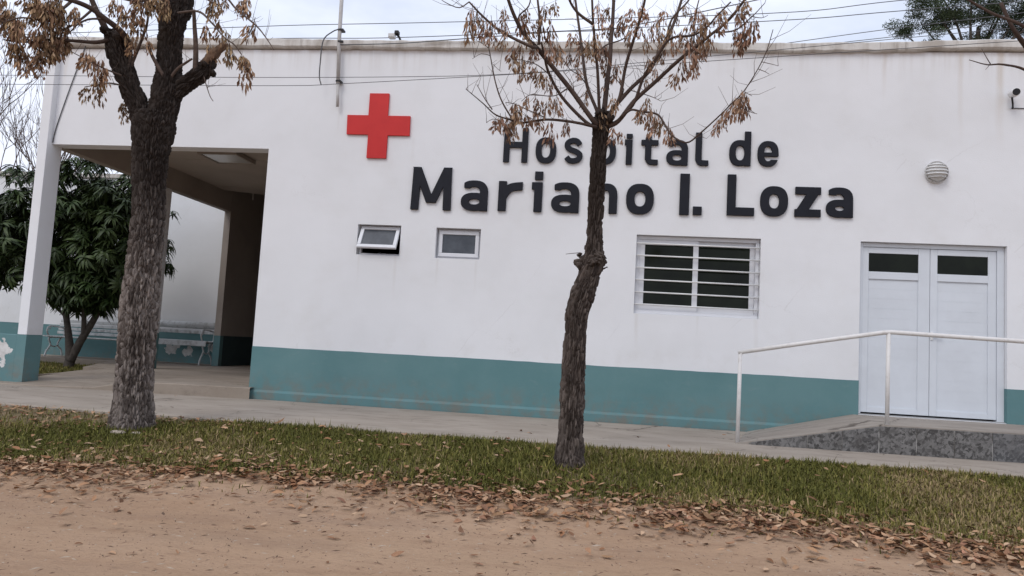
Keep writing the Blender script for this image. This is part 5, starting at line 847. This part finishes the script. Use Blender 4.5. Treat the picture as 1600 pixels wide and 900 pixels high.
def litter_pos(n_, seed):
    r = np.random.RandomState(seed); x = r.uniform(-6.2, 3.2, n_ * 5); e = edge_y(x) - .03; off = np.where(r.rand(n_ * 5) < .15, -r.exponential(.3, n_ * 5), r.normal(-.05, .22, n_ * 5) * np.where(x < .2, 1.3, 1)); y = e + off - .12 * np.clip((x - .5), 0, 1.5) * 0
    k = r.rand(n_ * 5) < np.clip((fbm(xy3(x, y, 1.9), 91, 3) - .24) * 3.6, .08, 1); return x[k][:n_], y[k][:n_]
x, y = litter_pos(5400, 9); r = np.random.RandomState(10)
xg = r.uniform(-6.5, 3.6, 620); yg = r.uniform(-4.4, -2.5, 620); kk = r.rand(620) < np.where(xg < -.6, .95, .3); xg, yg = xg[kk], yg[kk]
xl = r.uniform(-7, -3.5, 330); yl_ = np.where(xl > -4.6, r.uniform(-2.95, -2.45, 330), r.uniform(-3.4, -2.45, 330)); xd = r.uniform(-4.5, 2.2, 60); yd = r.uniform(-6.3, -4.9, 60); xp = r.uniform(-6, 2, 14); yp = r.uniform(-2.3, -.1, 14)
X_ = np.concatenate([x, xg, xl, xd, xp]); Y_ = np.concatenate([y, yg, yl_, yd, yp]); Z_ = gz(X_, Y_) + np.concatenate([r.uniform(.006, .035, len(x)), r.uniform(.02, .055, len(xg)), r.uniform(.01, .03, len(xl)), np.full(len(xd), .008), np.full(len(xp), .0)]); Z_[-14:] = .01
S_ = r.uniform(.038, .092, len(X_)); S_[len(x) + len(xg) + len(xl):] *= .75
camp = np.array((0, -9.698, .896)); dist = np.sqrt((X_ - camp[0]) ** 2 + (Y_ - camp[1]) ** 2); infr = np.abs((X_ + .125 * (Y_ + 9.7)) / (Y_ + 9.7)) < .70
near = np.argsort(-(S_ / dist) * infr)[:290]; isn = np.zeros(len(X_), bool); isn[near] = True
lv = [np.array(c) for c in ((.34, .19, .105), (.41, .25, .15), (.27, .135, .07), (.46, .31, .20), (.17, .088, .05))]
zones = [(-9, -3.6, 'below and left of the thick tree'), (-3.6, -2.4, 'just right of the thick tree'), (-2.4, -1.2, 'below the red cross'), (-1.2, -.3, 'left of the slender tree'), (-.3, .6, 'right of the slender tree foot'), (.6, 1.3, 'below the barred window'), (1.3, 9, 'towards the bottom right corner')]
VV, FF, CC, b = [], [], [], 0
for i_ in range(len(X_)):
    rot = Matrix.Rotation(r.uniform(0, 6.28), 3, 'Z') @ Matrix.Rotation(r.normal(0, .24), 3, 'X') @ Matrix.Rotation(r.normal(0, .22), 3, 'Y'); V, F, me = LM[r.randint(12)]
    if isn[i_]:
        o = link('fallen_leaf', me, M['leaf']); o.location = (X_[i_], Y_[i_], Z_[i_]); o.rotation_euler = rot.to_euler(); o.scale = (S_[i_],) * 3
        zn = [q for u, v, q in zones if u <= X_[i_] < v][0]; hv = 'among the grass' if Y_[i_] > edge_y(X_[i_:i_ + 1])[0] + .12 else ('in the drift of leaves' if Y_[i_] > edge_y(X_[i_:i_ + 1])[0] - .2 else 'on the dirt')
        tag(o, ('large' if S_[i_] > .082 else 'smaller') + ' dry brown leaf ' + hv + ' ' + zn, 'leaf', 'fallen leaves along the verge')
        if Y_[i_] < -4.95 and i_ >= len(x): o['label'] = 'single dry leaf lying out on the bare dirt road'; o['group'] = 'stray leaves on the road'
    else:
        VV.append(V * S_[i_] @ np.array(rot).T + (X_[i_], Y_[i_], Z_[i_])); FF.append(F + b); b += len(V); CC.append(np.repeat((lv[r.randint(5)] * r.uniform(.7, 1.2))[None], len(V), 0))
tag(link('leaf_litter', npmesh('leaf_litter', np.vstack(VV), np.vstack(FF), True, np.vstack(CC)), M['litter']), 'mass of dry brown leaves drifted along the verge', 'leaves', kind='stuff')
o = link('fallen_leaf', LM[3][2], M['leaf']); o.location = (-1.02, -5.83, -.215); o.scale = (.085, .085, .085); o.rotation_euler = (.5, -.35, .5); tag(o, 'large orange-brown leaf alone on the dirt at the bottom centre', 'leaf')
o = link('fallen_leaf', LM[6][2], M['leaf']); o.location = (-3.20, -2.50, .02); o.scale = (.13, .13, .13); o.rotation_euler = (.3, -.5, .4); tag(o, 'dark curled leaf at the pavement edge between the two street trees', 'leaf')
# road grit: crumbs, bits of bark and straw
n_ = 7500; r = np.random.RandomState(71); x = r.uniform(-5, 3, n_); y = -4.75 - r.uniform(0, 1, n_) ** 1.4 * 2.3; z = gz(x, y); s = r.uniform(.0012, .0045, n_); s[:90] *= 2.4; lng = np.where(r.rand(n_) < .5, r.uniform(2, 8, n_), 1.2); a = r.uniform(0, 6.28, n_)
d = np.stack([np.cos(a), np.sin(a), 0 * a], 1) * (s * lng)[:, None]; e = np.stack([-np.sin(a), np.cos(a), 0 * a], 1) * s[:, None]; c = np.stack([x, y, z], 1)
V = np.stack([c - d, c - e, c + d, c + e, c + np.array((0, 0, 1.)) * (s * 1.1)[:, None]], 1).reshape(-1, 3); i_ = np.arange(n_) * 5; F = np.concatenate([np.stack([i_ + q, i_ + (q + 1) % 4, i_ + 4], 1) for q in range(4)])
cols = np.array([(.12, .075, .05), (.30, .20, .13), (.20, .12, .08), (.42, .33, .25)])[r.randint(0, 4, n_)]
tag(link('road_grit', npmesh('road_grit', V, F, False, np.repeat(cols, 5, 0)), M['debris']), 'crumbs of earth, bark and straw on the dirt road', 'grit', kind='stuff')
# two flat stones at the foot of the thick tree
for (x, y, s, lab) in ((-4.33, -3.40, .05, 'larger flat pale stone at the foot of the thick tree'), (-4.17, -3.37, .035, 'smaller flat pale stone at the foot of the thick tree')):
    bm = bmesh.new(); bmesh.ops.create_icosphere(bm, subdivisions=3, radius=1)
    for v in bm.verts: v.co *= 1 + .25 * (float(fbm(np.array([v.co[:]]) * 1.7, 3)[0]) - .4); v.co.z *= .42; v.co.x *= 1.5
    me = bpy.data.meshes.new('stone'); bm.to_mesh(me); bm.free(); o = link('stone', me, M['stone']); o.location = (x, y, float(gz([x], [y])[0]) + .012); o.scale = (s, s, s); tag(o, lab, 'stone', 'stones by the thick tree')
